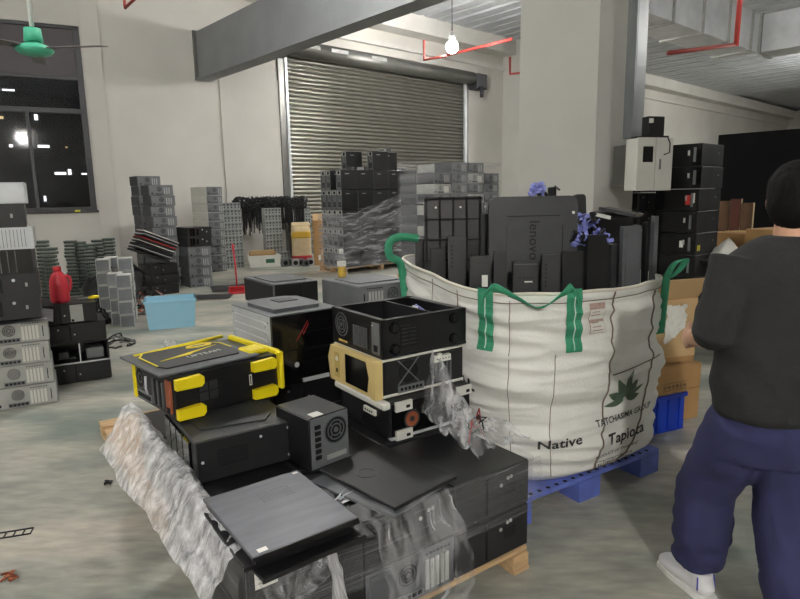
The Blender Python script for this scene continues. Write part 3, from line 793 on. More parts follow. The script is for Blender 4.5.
# ---- loose film over the front edge
def drape(u, v):
    q = 0.40 + u * 0.40 - 0.10 * v
    down = max(0, v - .30)
    z = 0.515 + .03 * NZ(q * 8, v * 5, 3) * (1 - v) - down * 0.52
    y = 0.10 - v * .36 if v < .30 else -0.03 - 0.10 * math.sin(PI * min(1, down)) * (.6 + u)
    n1 = NZ(q * 9, v * 6, 11)
    return P1(q + .03 * n1 + .16 * (1 - u) * v, y - .02 - .04 * n1 * v, z + .015 * n1)
tag(sheet('loose_film', drape, 50, 44, m_film2), 'loose clear film sheet hanging over the front edge of the wrapped pile', 'plastic film')
def strand(u, v):
    th = u * 2 * PI; zz = 0.50 - v * 0.44; r = .010 + .028 * v + .006 * NZ(u * 6, v * 8)
    return P1(0.255 + .03 * v + r * math.cos(th) * (1 + .5 * math.sin(th * 3 + v * 9)), -0.055 - .04 * math.sin(PI * v) + r * math.sin(th) * .6, zz)
tag(sheet('film_strand', strand, 24, 26, m_bubble), 'twisted white strand of film dangling at the front of the pile', 'plastic film')
def drape2(u, v):
    q = 0.02 + u * .26; n1 = NZ(q * 12, v * 6, 21)
    return P1(q + .05 * v * (1 - u) + .02 * n1, -0.035 - .03 * math.sin(PI * v) - .02 * n1, 0.515 - v * .26 * (1 - .55 * u) + .02 * n1 * (1 - v))
tag(sheet('loose_film', drape2, 30, 24, m_film2), 'gathered clear film over the front left corner of the pile', 'plastic film')
# film bunched up between the pile and the big bag
def bunch(u, v):
    q = 1.04 + u * .34; n1 = NZ(u * 6, v * 6, 31); n2 = NZ(u * 16, v * 14, 5)
    top = 0.34 * math.exp(-((u - .26) / .17) ** 2)
    z = 0.53 + (1 - v) * (0.03 + top) + .03 * n1 + .012 * n2
    return P1(q + .03 * n1 - .06 * (1 - v) * (u - .3), 0.12 + .38 * (1 - v) + .05 * n1 + .03 * n2, z)
tag(sheet('film_bunch', bunch, 56, 44, m_film3), 'bunched clear film standing up between the pile and the big white bag', 'plastic film')
rr = random.Random(4)
for k, mm in enumerate((m_ledred, m_cable, m_cable, m_ledred)):
    pts = []
    p0 = P1(1.13 + .03 * k, 0.26 + .02 * k, 0.507)
    for i in range(7): pts.append(p0 + U1 * (rr.uniform(-.03, .03) + i * .012) + V1 * rr.uniform(-.03, .03) + V((0, 0, .01 + .10 * math.sin(PI * i / 6) * rr.uniform(.6, 1.1))))
    tag(obj('loose_wire', MB(mm).tube(pts, .0035, 6)), ('red' if mm is m_ledred else 'black') + f' wire under the bunched film, {["nearest the panel", "second", "third", "nearest the bag"][k]}', 'wire')

# ---- loose side panels in front
rz = math.radians(36); c0_ = V((-0.42, 1.855, 0))
lbs = ['black side panel at the bottom of the loose panel stack', 'second black side panel from the bottom in the loose stack', 'dark slotted side panel in the middle of the loose stack', 'black side panel just under the brushed grey top panel', 'brushed grey side panel with a vent patch lying on the panel stack']
for k in range(5):
    r_ = rz + (-.09, .05, -.03, .02, 0.0)[k]; z = ZT + 0.003 + k * 0.0165; of = V(((0.06, .02, -.02, .0, 0)[k], (0.03, -.03, .0, .012, 0)[k], 0))
    t = thing('side_panel_sheet', lbs[k], 'panel', c0_ + of + V((0, 0, z)), r_, 'loose side panels on the pile')
    mt = m_brush if k == 4 else (m_black if k % 2 else m_blackm)
    a = MB(mt); a.bx(-.18, .18, -.215, .215, .002, .0145, .003); obj('sheet', a, t)
    a = MB(m_black); a.bx(-.18, .18, -.218, -.212, 0, .013); a.bx(-.18, .18, .212, .218, 0, .013); obj('folded_edge', a, t)
    if k == 4:
        a = MB(m_char); fr = Fr((0, 0, .0145), (1, 0, 0), (0, 1, 0))
        for i in range(12):
            for j in range(8): a.fdisc(fr, .0 + i * .010 - .02, .06 + j * .010, .0028, .0006, 0, 6)
        obj('vent_patch', a, t)
        obj('sticker', MB(m_label).bx(-.155, -.125, -.205, -.185, .0145, .0152), t); obj('sticker', MB(m_label).bx(.15, .17, .19, .205, .0145, .0152), t)
rz = math.radians(44); c0_ = V((-0.065, 2.20, 0))
lbs = ['thin metal sheet under the black panel beside the small case', 'black side panel with a round dent lying beside the small black case']
for k in range(2):
    t = thing('side_panel_sheet', lbs[k], 'panel', c0_ + V((-.03 + .03 * k, -.035 + .035 * k, ZT + 0.003 + k * .018)), rz + (.12, 0)[k], 'loose side panels on the pile')
    mt = (m_char, m_blackm)[k]; a = MB(mt); a.bx(-.165, .165, -.215, .215, .002, .015, .003); obj('sheet', a, t)
    if k == 1:
        fr = Fr((0, 0, .015), (1, 0, 0), (0, 1, 0)); a = MB(m_black); a.fring(fr, -.06, .05, .036, .040, .0012, 0); obj('round_dent', a, t)
        a = MB(m_black); a.bx(-.165, .165, -.219, -.213, 0, .015); obj('folded_edge', a, t)
for k, (p, rz, l) in enumerate(((P1(.42, .16, ZT + .004), .2, .16), (P1(.135, -.012, ZT + .004), -.35, .12), (P1(.50, .22, ZT + .004), .6, .2))):
    a = MB(m_silver); a.bx(-l / 2, l / 2, -.014, .014, 0, .004, .001); a.bx(-l / 2, l / 2, .010, .014, 0, .014); a.use(m_deep); a.fdisc(Fr((0, 0, .004), (1, 0, 0), (0, 1, 0)), l * .3, 0, .005, .0008, 0, 8)
    o = obj('metal_bracket', a); o.location = p; o.rotation_euler = (0, 0, A1 + rz)
    tag(o, ('silver metal strip between the two loose panel stacks', 'silver bracket end sticking out below the brushed grey panel', 'longer silver strip under the black panel edge')[k], 'bracket', 'metal strips on the pile')

# ---- grey-black case under the yellow tower
L, D, H = .43, .46, .175; rz = math.radians(34)
def corner_thing(name, label, near, z, rz, L, D, cat='computer case', group=None):
    """thing whose near (-x,-y) base corner stands at 'near'"""
    c = V((near[0], near[1], z)) + Matrix.Rotation(rz, 3, 'Z') @ V((L / 2, D / 2, 0))
    return thing(name, label, cat, c, rz, group)
t = corner_thing('computer_case', 'dusty black tower case lying under the yellow and black tower', (-0.805, 2.19), ZT, rz, L, D)
shell(t, L, D, H, m_dust); f = frames(L, D, H)
a = MB(m_blackm); a.fb(f['front'], 0, 0, L - .01, H - .01, .004); fp = obj('side_panel', a, t)
a = MB(m_deep)
for i in range(14):
    for j in range(8): a.fdisc(f['front'], -.13 + i * .009 + (j % 2) * .0045, -.03 + j * .009, .0034, .001, .004, 6)
obj('vent', a, fp)
a = MB(m_silver); [a.fdisc(f['front'], x, y, .006, .003, .004, 8) for x, y in ((.17, .06), (.17, -.06), (.05, .05), (-.19, .0))]; obj('screw', a, fp)
a = MB(m_blackg)
for k in range(4): a.fb(f['left'], -.16 + k * .1, 0, .085, H - .03, .012)
obj('front_bezel', a, t)
a = MB(m_dust); a.prism(f['top'], [(-.16, -.12), (.10, -.17), (.15, -.10), (.15, .15), (-.12, .18), (-.17, .10)], 0, .006); obj('top_emboss', a, t)

# ---- yellow and black tower
L, D, H = .50, .46, .19; rz = math.radians(44)
t = corner_thing('computer_tower', 'black gaming tower with yellow trim and feet lying on its side', (-0.945, 2.395), 0.684, rz, L, D, 'computer tower')
f = frames(L, D, H)
shell(t, L, D, H, m_black, .004)
fr = f['front']
for x in (-.19, .17):
    for y in (.06, -.07):
        a = MB(m_yellow); a.prism(Fr(fr.p(x, y), fr.u, fr.v), [(-.06, -.022), (.05, -.026), (.062, -.012), (.062, .014), (.05, .026), (-.06, .022)], 0, .028); obj('foot', a, t)
a = MB(m_deep); a.fb(fr, -.10, 0, .10, .09, .002); a.use(m_dust)
for x in (-.123, -.077):
    for y in (-.022, .022): a.fb(fr, x, y, .04, .038, .001, .002)
obj('vent', a, t)
a = MB(m_label); a.fb(fr, .105, 0, .014, .05, .001); a.use(m_print); a.fb(fr, .105, 0, .005, .04, .0008, .001); obj('sticker', a, t)
fr = f['left']
a = MB(m_blackm); a.fb(fr, 0, 0, D - .02, H - .02, .003); rp = obj('rear_panel', a, t)
a = MB(m_copper); a.fb(fr, .185, .0, .05, H - .05, .008, .003); a.use(m_deep); a.fb(fr, .185, -.06, .03, .025, .01, .003); obj('power_supply', a, t)
a = MB(m_grey); a.fb(fr, -.08, -.058, .16, .035, .006, .003); a.use(m_deep); a.fb(fr, -.08, -.058, .14, .02, .008, .003); obj('port_plate', a, t)
a = MB(m_deep); a.fdisc(fr, -.12, .02, .05, .004, .003); a.use(m_char); a.fring(fr, -.12, .02, .046, .05, .004, .004); a.fring(fr, -.12, .02, .02, .024, .004, .004); obj('fan_grille', a, t)
for k in range(5):
    a = MB(m_deep if k % 2 else m_char); a.fb(fr, .02 + k * .025, -.01, .016, H * .6, .006, .003); obj('slot_cover', a, t)
a = MB(m_silver); a.tube([fr.p(-.02, .05, .02), fr.p(.0, .0, .03), fr.p(-.01, -.03, .02)], .005, 6); obj('wire', a, t)
# yellow strips
a = MB(m_yellow); a.bx(-L / 2 - .012, -L / 2 + .01, D / 2 - .05, D / 2 - .03, .01, H); a.tube([(-L / 2, D / 2 - .04, H + .01), (L / 2 - .05, D / 2 - .03, H + .025)], .009, 6); obj('edge_strip', a, t)
a = MB(m_yellow); a.bx(L / 2, L / 2 + .022, -D / 2 - .026, -D / 2 + .01, .02, H + .012, .006); a.bx(L / 2, L / 2 + .022, D / 2 - .05, D / 2, .02, H + .012, .006)
a.bx(L / 2 - .005, L / 2 + .02, -D / 2, D / 2, H - .01, H + .018, .006); a.bx(L / 2 - .11, L / 2 - .01, -.18, -.06, H + .001, H + .022, .008); obj('front_frame', a, t)
a = MB(m_blackg); a.bx(L / 2, L / 2 + .012, -D / 2 + .01, D / 2 - .05, .01, H - .01); obj('front_bezel', a, t)
# loose printed side cover on top
a = MB(m_char); a.bx(-.30, .17, -.215, .235, H + .002, H + .012, .003); tp = obj('top_cover', a, t)
fr = Fr((-.065, .01, H + .012), (1, 0, 0), (0, 1, 0))
a = MB(m_dust); a.prism(fr, [(-.17, -.15), (.17, -.15), (.20, -.08), (.20, .10), (.13, .17), (-.15, .17), (-.19, .10), (-.19, -.10)], 0, .006); ep = obj('raised_plate', a, tp)
a = MB(m_yellow)
ol = [(-.19, -.10), (-.19, .10), (-.15, .17), (.13, .17), (.20, .10), (.20, -.02)]
for i in range(len(ol) - 1):
    p, q = V(ol[i]), V(ol[i + 1]); d = (q - p).normalized(); nn = V((-d.y, d.x)) * .004
    a.prism(fr, [tuple(p + nn), tuple(q + nn), tuple(q - nn), tuple(p - nn)], .006, .008)
a.prism(fr, [(-.15, -.03), (.0, .0), (.17, .075), (.02, .03)], .006, .008)
a.prism(fr, [(-.15, -.03), (.02, .008), (.0, -.012)], .006, .008)
obj('yellow_print', a, ep)
a = MB(m_yellow); a.prism(fr, [(.03, .105), (.08, .085), (.15, .09), (.17, .12), (.12, .15), (.05, .145)], .006, .0085); a.use(m_char); a.prism(fr, [(.06, .118), (.12, .105), (.14, .118), (.08, .130)], .0085, .009); obj('emblem', a, ep)
a = MB(m_label); text_on(a, fr, 'UPTEAM', .046, .05, -.045, .0075, .1); obj('lettering', a, ep)

# ---- small black case with a rear grille
L, D, H = .20, .25, .225; rz = math.radians(43)
t = corner_thing('computer_case', 'small upright black case with a grey rear grille and white top sticker', (-0.375, 2.285), ZT, rz, L, D)
f = frames(L, D, H); shell(t, L, D, H, m_black)
fr = f['front']; a = MB(m_grey); a.fb(fr, 0, 0, L - .012, H - .012, .003); rp = obj('rear_panel', a, t)
a = MB(m_grey); grille(a, fr, .03, .035, .058, m_char, m_deep); obj('fan_grille', a, t)
a = MB(m_deep)
for k in range(6): a.fb(fr, -.062, .07 - k * .026, .026, .016, .006, .003)
obj('port', a, t)
a = MB(m_lgrey); a.fb(fr, .03, -.075, .1, .02, .004, .003); obj('slot_cover', a, t)
a = MB(m_label); a.bx(-.07, -.02, -.115, -.07, H - .002, H); obj('sticker', a, t)

# ---- middle stack: white, cream, open black
L, D, H = .48, .46, .18; rz = math.radians(34.5)
t = corner_thing('computer_case', 'black case with white corner brackets, lowest of the middle stack', (-0.055, 2.585), ZT + .001, rz, L, D)
f = frames(L, D, H); shell(t, L, D, H, m_black)
fr = f['front']
a = MB(m_blackg); a.fb(fr, 0, 0, L - .02, H - .03, .003); sp = obj('side_panel', a, t)
a = MB(m_copper); a.fdisc(fr, -.12, -.01, .036, .002, .003, 16); a.use(m_dust); a.fdisc(fr, -.12, -.01, .014, .003, .003, 10); a.fring(fr, -.12, -.01, .036, .045, .002, .003); obj('fan', a, t)
for u, v in ((-.17, .065), (.19, .065), (.19, -.06), (-.17, -.072)):
    a = MB(m_white); a.fb(fr, u, v, .09, .045, .014, .002); a.use(m_deep); a.fb(fr, u + .02, v - .004, .02, .014, .002, .016); obj('corner_bracket', a, t)
a = MB(m_white); a.bx(-L / 2 - .035, -L / 2 + .01, -D / 2, D / 2, H - .035, H, .008); obj('top_frame', a, t)
fr = f['left']; a = MB(m_white); a.fb(fr, .07, .01, .10, .026, .012, .002); a.use(m_print); [a.fb(fr, .04 + i * .018, .01, .008, .008, .002, .014) for i in range(4)]; obj('socket_strip', a, t)
a = MB(m_blackm); a.fb(fr, -.1, 0, .16, .11, .003); obj('rear_plate', a, t)
a = MB(m_silver); a.bx(-L / 2, L / 2, -D / 2 - .008, -D / 2 + .02, 0, .012); obj('bottom_rail', a, t)
z2 = ZT + H + .004
t = corner_thing('computer_case', 'yellowed cream-fronted case lying in the middle of the middle stack', (-0.085, 2.63), z2, rz, L, D)
f = frames(L, D, H); shell(t, L, D, H, m_black)
a = MB(m_white); a.bx(-L / 2, L / 2, -D / 2, D / 2, H - .012, H, .003); a.bx(-L / 2, L / 2, -D / 2 - .004, D / 2, 0, .014, .003); obj('white_frame', a, t)
fr = f['left']
a = MB(m_cream); hw, hh = D / 2, H / 2
a.prism(fr, [(-hw + .03, hh), (-hw, .02), (-hw + .02, -hh), (hw, -hh), (hw, hh)], 0, .035); fb_ = obj('front_bezel', a, t)
a = MB(m_cream); a.prism(fr, [(hw - .04, -hh), (hw + .0, -hh), (hw, hh), (hw - .07, hh), (hw - .03, 0)], .035, .045); obj('bezel_ridge', a, fb_)
a = MB(m_blackg); a.prism(fr, [(-.05, -.072), (.15, -.072), (.165, 0), (.14, .072), (-.05, .072)], .035, .038); obj('drive_door', a, fb_)
a = MB(m_amber); a.fb(fr, -.135, .0, .05, .13, .002, .035); a.use(m_deep); a.fb(fr, -.135, -.03, .014, .02, .003, .036); a.use(m_label); a.fdisc(fr, -.135, .03, .012, .003, .036, 10); obj('button_panel', a, fb_)
fr = f['front']
a = MB(m_blackm); a.fb(fr, 0.0, 0, L - .03, H - .035, .003); sp = obj('rear_panel', a, t)
a = MB(m_deep); a.fdisc(fr, -.10, .02, .055, .002, .003, 20); a.use(m_grey)
for s1 in (1, -1):
    d = V((.06, .06 * s1)); nn = V((-d.y, d.x)).normalized() * .0025; c = V((-.10, .02))
    a.prism(fr, [tuple(c - d + nn), tuple(c + d + nn), tuple(c + d - nn), tuple(c - d - nn)], .005, .008)
obj('fan_grille', a, t)
for k in range(6):
    a = MB(m_char); a.fb(fr, .045 + k * .022, -.015, .012, H * .55, .003, .003); obj('slot_cover', a, t)
a = MB(m_grey); a.fb(fr, -.085, -.062, .15, .034, .004, .003); a.use(m_deep); [a.fb(fr, -.14 + i * .022, -.062, .014, .014, .006, .003) for i in range(6)]; obj('port_plate', a, t)
a = MB(m_white); a.fb(fr, .09, .052, .10, .03, .022, .003); a.fb(fr, .08, .070, .02, .012, .018, .003); a.use(m_print); [a.fb(fr, .055 + i * .018, .052, .006, .006, .001, .025) for i in range(5)]; obj('bracket', a, t)
z3 = z2 + H + .003; H = .182
t = corner_thing('computer_case', 'open-topped black case with round feet on top of the middle stack', (-0.085, 2.635), z3, rz, L + .02, D + .01)
L2_, D2_ = L + .02, D + .01; f = frames(L2_, D2_, H)
a = MB(m_black); w_ = .012
a.bx(-L2_ / 2, L2_ / 2, -D2_ / 2, D2_ / 2, 0.001, .012); a.bx(-L2_ / 2, L2_ / 2, -D2_ / 2, -D2_ / 2 + w_, .01, H, .003); a.bx(-L2_ / 2, L2_ / 2, D2_ / 2 - w_, D2_ / 2, .01, H, .003)
a.bx(-L2_ / 2, -L2_ / 2 + w_, -D2_ / 2, D2_ / 2, .01, H, .003); a.bx(L2_ / 2 - .04, L2_ / 2, -D2_ / 2, D2_ / 2, .01, H, .003); obj('body', a, t)
a = MB(m_blackm); a.bx(-L2_ / 2, L2_ / 2, -D2_ / 2, -D2_ / 2 + .03, H - .004, H); a.bx(-L2_ / 2, L2_ / 2, D2_ / 2 - .03, D2_ / 2, H - .004, H); a.bx(-L2_ / 2, -L2_ / 2 + .03, -D2_ / 2, D2_ / 2, H - .004, H); a.bx(.05, .062, -D2_ / 2, D2_ / 2, .05, H - .002); obj('rim', a, t)
a = MB(m_blackm); a.bx(.08, .18, -.18, .18, .012, .13, .004); obj('drive_cage', a, t)
a = MB(m_label); [a.bx(.07 + i * .016, .078 + i * .016, -.02 + .01 * i, .06, .13, .165 - .006 * (i % 2)) for i in range(5)]; obj('drive_clip', a, t)
a = MB(m_bluefan); a.tube([(.12, .08, .14), (.15, .05, .168), (.17, .0, .14)], .005, 6); obj('wire', a, t)
fr = f['front']
for u, v in ((-.185, .05), (-.185, -.05), (.165, .05), (.165, -.05)):
    a = MB(m_blackg); a.fdisc(fr, u, v, .026, .016, 0, 16); a.use(m_black); a.fdisc(fr, u, v, .017, .004, .016, 12); obj('foot', a, t)
a = MB(m_deep); a.fb(fr, -.10, 0, .10, .10, .002); a.use(m_dust); [a.fb(fr, -.10, -.035 + i * .018, .085, .006, .002, .002) for i in range(5)]; a.use(m_black); a.fb(fr, -.10, 0, .006, .10, .003, .002); obj('vent', a, t)
fr = f['left']
a = MB(m_grey); a.fb(fr, .185, 0, .06, H - .035, .005); a.use(m_deep); a.fb(fr, .19, -.045, .03, .03, .006, .003); a.use(m_lgrey); a.fdisc(fr, .165, .06, .004, .006, .003, 6); obj('power_supply', a, t)
a = MB(m_black); grille(a, fr, -.13, .015, .058, m_char, m_deep); obj('fan_grille', a, t)
a = MB(m_deep); a.fb(fr, .05, -.01, .15, H * .62, .002); obj('slot_bay', a, t)
for k in range(6):
    a = MB(m_char); a.fb(fr, -.01 + k * .023, -.015, .013, H * .55, .005, .002); obj('slot_cover', a, t)
a = MB(m_amber); a.fb(fr, -.12, -.068, .08, .008, .004, .001); obj('port_trim', a, t)

# ---- silver case stack behind
rz = math.radians(38); near = (-0.665, 2.985); z = 0.101
for k, (key, lb) in enumerate((('black_side', 'black case, lowest in the stack under the silver case'), ('black_side', 'black case, second lowest in the stack under the silver case'), ('black_side', 'black case, third lowest in the stack under the silver case'))):
    L, D, H = dims(key); c = V((near[0], near[1], 0)) + Matrix.Rotation(rz, 3, 'Z') @ V((L / 2, D / 2 + .03, 0)); place(key, (c.x, c.y, z), rz, lb, group='cases under the silver case'); z += H
L, D, H = .41, .48, .185
t = corner_thing('computer_case', 'black case with a small logo right under the silver case', near, z, rz, L, D); f = frames(L, D, H); shell(t, L, D, H, m_black)
a = MB(m_blackg); a.fb(f['front'], 0, 0, L - .01, H - .01, .015); fp = obj('front_bezel', a, t)
a = MB(m_silver); a.fdisc(f['front'], -.07, .01, .014, .002, .015, 12); obj('logo', a, fp)
a = MB(m_silver); a.fb(f['front'], .04, -.08, .16, .02, .01, .015); obj('bottom_clip', a, fp)
face_side(t, f['left'], D, H, m_blackm)
z += H; H = .19
t = corner_thing('computer_case', 'silver-sided case with glossy black front beside the open black case', near, z, rz, L, D); f = frames(L, D, H); shell(t, L, D, H, m_silver)
a = MB(m_blackg); a.fb(f['front'], 0, 0, L - .004, H - .004, .02); fp = obj('front_bezel', a, t)
a = MB(m_ledred); a.prism(f['front'], [(-.07, -.05), (-.066, -.05), (.005, .05), (.0, .05)], .02, .021); a.prism(f['front'], [(-.03, -.02), (-.026, -.02), (.01, .035), (.006, .035)], .02, .021); obj('red_stripe', a, fp)
fr = f['left']
for k in range(3):
    a = MB(m_silver); a.prism(Fr(fr.p(0, .045 - k * .045), fr.u, fr.v), [(-.20, -.012), (.19, -.012), (.205, 0), (.19, .012), (-.20, .012), (-.215, 0)], 0, .007); obj('pressed_rib', a, t)
a = MB(m_deep); [a.fdisc(fr, x, y, .004, .002, 0, 6) for x in (-.22, .22) for y in (-.06, .06)]; obj('screw_hole', a, t)
fr = f['top']; a = MB(m_grey); a.bx(-L / 2, L / 2, -D / 2, D / 2, H - .002, H + .002); lid = obj('lid', a, t)
a = MB(m_char); a.prism(fr, [(-.15, -.18), (.12, -.18), (.16, -.12), (.16, .14), (.10, .19), (-.12, .19), (-.16, .12)], .002, .022); obj('raised_lid', a, lid)
a = MB(m_dust); a.prism(fr, [(-.03, 0), (.09, 0), (.09, .10), (-.03, .10)], .022, .026); obj('lid_plate', a, lid)

stack(['black_side'] * 2, P1(.08, 1.32), A1, [f'black case, {n_} of two on the rear pallet hidden behind the yellow tower' for n_ in ('lower', 'upper')], .101, 'cases behind the yellow tower', .004)
# ---- grey cases further back on the second pallet
rzb = math.radians(35); R_ = Matrix.Rotation(rzb, 3, 'Z')
z = stack(['grey_top'] * 5, (-0.84, 3.955), rzb, [f'dark flat-topped case, {level(k, 5)} of the left stack behind the silver case' for k in range(5)], .101, 'dark cases on the rear pallet', .006, seed=2)
z = stack(['silver_lid'] * 5, (-0.27, 3.80), rzb, [f'grey-lidded case, {level(k, 5)} of the stack carrying the yellow bottle' for k in range(5)], .101, 'dark cases on the rear pallet', .006, seed=3)
bp_ = G(342, 277.5, z); bt = thing('spray_bottle', 'clear bottle half full of yellow liquid on the grey case lid', 'bottle', (bp_.x, bp_.y, z + .001))
a = MB(m_oil); a.lathe([(.024, .003), (.028, .006), (.028, .085), (.024, .088)], 18); obj('liquid', a, bt)
a = MB(m_clear); a.lathe([(.028, 0), (.031, .004), (.031, .12), (.026, .14), (.013, .158), (.013, .168)], 18); obj('bottle_body', a, bt)
a = MB(m_whitep); a.lathe([(.016, .165), (.016, .195), (.012, .2)], 14); obj('cap', a, bt)
a = MB(m_label); a.lathe([(.0315, .08), (.0317, .082), (.0317, .112), (.0315, .114)], 18); obj('wrap_label', a, bt)

# ============================================================ BIG WHITE BAG ON THE BLUE PALLET
rz = math.radians(32); pc = V((0.49, 2.63, 0))
t = thing('plastic_pallet', 'blue plastic pallet under the big white bag', 'pallet', pc, rz)
PLn, PDn = 1.16, 1.0
a = MB(m_bluep); a.bx(0, PLn, 0, PDn, .115, .14, .004); obj('deck', a, t)
for x in (0.08, PLn / 2, PLn - .08):
    for y in (.07, PDn / 2, PDn - .07):
        a = MB(m_bluep); a.prism(Fr((x, y, 0), (1, 0, 0), (0, 1, 0)), [(-.08, -.07), (.08, -.07), (.08, .07), (-.08, .07)], .0, .115); obj('leg', a, t)
for y in (.07, PDn / 2, PDn - .07):
    a = MB(m_bluep); a.bx(0, PLn, y - .02, y + .02, .08, .115); obj('runner', a, t)
a = MB(m_deep); [a.fdisc(Fr((.05 + i * .06, .02, .1405), (1, 0, 0), (0, 1, 0)), 0, 0, .012, .0006, 0, 8) for i in range(18)]; obj('deck_hole', a, t)

BC = V((0.765, 3.475, 0)); PSI = math.radians(210); BN = 3.0
def lerp(x, xs, ys):
    for i in range(len(xs) - 1):
        if x <= xs[i + 1]: return ys[i] + (ys[i + 1] - ys[i]) * max(0, (x - xs[i]) / (xs[i + 1] - xs[i]))
    return ys[-1]
def rimz(th): return 1.125 + .10 * max(0, math.cos(th - math.radians(168))) ** 3 + .012 * NZ(math.cos(th) * 3, math.sin(th) * 3, 2)
def bagS(th, h, off=0.0):
    q = (abs(math.cos(th - PSI)) ** BN + abs(math.sin(th - PSI)) ** BN) ** (-1 / BN)
    a_ = lerp(h, [0, .05, .14, .5, .85, 1], [.54, .60, .632, .645, .622, .63])
    s = th * .62; z = h
    wr = .040 * NZ(s * 1.6 + 3, z * 6.5, 1.0) + .022 * NZ(s * 3.0, z * 15 + s * 2.0, 6.0) - .030 * abs(NZ(s * 2.0 - z * 1.2, z * 11, 9.5)) - .016 * abs(NZ(s * 4.5 + z * 2, z * 20, 3.3)) + .012
    dg_ = math.degrees(th) % 360
    wr *= 1 - .72 * max(0, min(1, (dg_ - 292) / 7, (332 - dg_) / 8)) * max(0, min(1, (.60 - h) / .08))
    wr *= min(1, h * 8 + .25) * (1 if h < .93 else .5)
    sag = -.03 * math.sin(th * 3 + 1) * (1 - h) ** 2
    r = a_ * q * (1 + .075 * h * max(0, math.cos(th - math.radians(178))) ** 2) + wr + off
    return BC + V((r * math.cos(th), r * math.sin(th), .142 + h * (rimz(th) - .142) + (sag if 0 < h < .5 else 0) * h))
bag = thing('bulk_bag', 'big white woven bulk bag full of black computer plastics', 'bulk bag', BC + V((0, 0, .141)))
B0 = BC + V((0, 0, .141))
NT, NH = 380, 150
vs = []; fs = []
for j in range(NH + 1):
    for i in range(NT):
        vs.append(bagS(2 * PI * i / NT, j / NH) - B0)
for j in range(NH):
    for i in range(NT): fs.append((j * NT + i, j * NT + (i + 1) % NT, (j + 1) * NT + (i + 1) % NT, (j + 1) * NT + i))
fs.append(tuple(range(NT - 1, -1, -1)))
k0 = len(vs)                                     # inner lining a little inside
for j in range(0, 31):
    for i in range(NT): vs.append(bagS(2 * PI * i / NT, 1 - j * .01, -.008) - B0)
for i in range(NT): fs.append((NH * NT + i, NH * NT + (i + 1) % NT, k0 + (i + 1) % NT, k0 + i))
for j in range(30):
    for i in range(NT): fs.append((k0 + j * NT + i, k0 + j * NT + (i + 1) % NT, k0 + (j + 1) * NT + (i + 1) % NT, k0 + (j + 1) * NT + i))
a = MB(m_bag); a.add(vs, fs, True); obj('bag_body', a, bag)
D2R = math.radians
def on_bag(mb, pts, faces, th0, h0, off=.006, rot=0.0):
    """flat outline points (x right, y up, metres) laid on the bag wall"""
    out = []; zr = .98; c, s = math.cos(rot), math.sin(rot)
    for x, y in pts:
        x2, y2 = x * c - y * s, x * s + y * c
        h = h0 + y2 / zr; p = bagS(th0, h0); r = math.hypot(p.x - BC.x, p.y - BC.y)
        out.append(bagS(th0 + x2 / r, h, off) - B0)
    return mb.add(out, faces)
def bag_text(s, size, deg, h, rot=0.0, sx=1.0, name='lettering', m=m_ink, bold=0.03):
    vs, fs = text_geo(s, size, 2, bold); a = MB(m); on_bag(a, [(x * sx, y) for x, y in vs], fs, D2R(deg), h, .009, rot); return obj(name, a, bag)
def bag_rect(mb, x0, x1, y0, y1, deg, h, off=.006, nx=6, ny=6, rot=0.0):
    pts = [(x0 + (x1 - x0) * i / nx, y0 + (y1 - y0) * j / ny) for j in range(ny + 1) for i in range(nx + 1)]
    fcs = [(j * (nx + 1) + i, j * (nx + 1) + i + 1, (j + 1) * (nx + 1) + i + 1, (j + 1) * (nx + 1) + i) for j in range(ny) for i in range(nx)]
    return on_bag(mb, pts, fcs, D2R(deg), h, off, rot)
bag_text('AL', .085, 232, .52, -.1)
bag_text('Native', .072, 271, .25, .02, 1.25, bold=.02)
bag_text('Tapioca', .085, 309, .205, .02, 1.1, bold=.022)
bag_text('TATCHASIMA GROUP', .045, 307, .318, .02, .98, bold=.02)
bag_text('PRODUCT OF THAILAND', .026, 304, .125, .02, 1.1, bold=.015)
a = MB(m_ink)
for k in range(4):
    x = -.13 + k * .068
    bag_rect(a, x, x + .058, .034, .038, 304, .045, .006, 6, 1); bag_rect(a, x, x + .058, -.022, -.018, 304, .045, .006, 6, 1)
    bag_rect(a, x, x + .004, -.02, .036, 304, .045, .006, 1, 5); bag_rect(a, x + .054, x + .058, -.02, .036, 304, .045, .006, 1, 5)
    bag_rect(a, x + .018, x + .026, -.008, .022, 304, .045, .006, 2, 4); bag_rect(a, x + .034, x + .040, -.008, .022, 304, .045, .006, 2, 4)
obj('handling_marks', a, bag)
# lotus emblem
def petal(mb, ang, ln, wd, bx=0.0, by=0.0):
    n = 24; L_ = []; R__ = []
    for i in range(n + 1):
        q = i / n; wv = wd * math.sin(PI * q ** .8) * (1 - .15 * q)
        for j in range(7): L_.append((q * ln, wv * (1 - j / 3)))
    pts = [(bx + x * math.cos(ang) - y * math.sin(ang), by + x * math.sin(ang) + y * math.cos(ang)) for x, y in L_]
    fcs = [(i * 7 + j, i * 7 + j + 1, i * 7 + j + 8, i * 7 + j + 7) for i in range(n) for j in range(6)]
    on_bag(mb, pts, fcs, D2R(306), .405, .009)
for ang, ln, wd in ((1.35, .155, .024), (2.05, .13, .030), (.85, .12, .026), (2.75, .125, .026), (.45, .13, .018), (3.25, .13, .018), (.08, .10, .020)):
    a = MB(m_lotus); petal(a, ang, ln, wd, .012 * math.cos(ang), .012 * math.sin(ang)); obj('lotus_petal', a, bag)
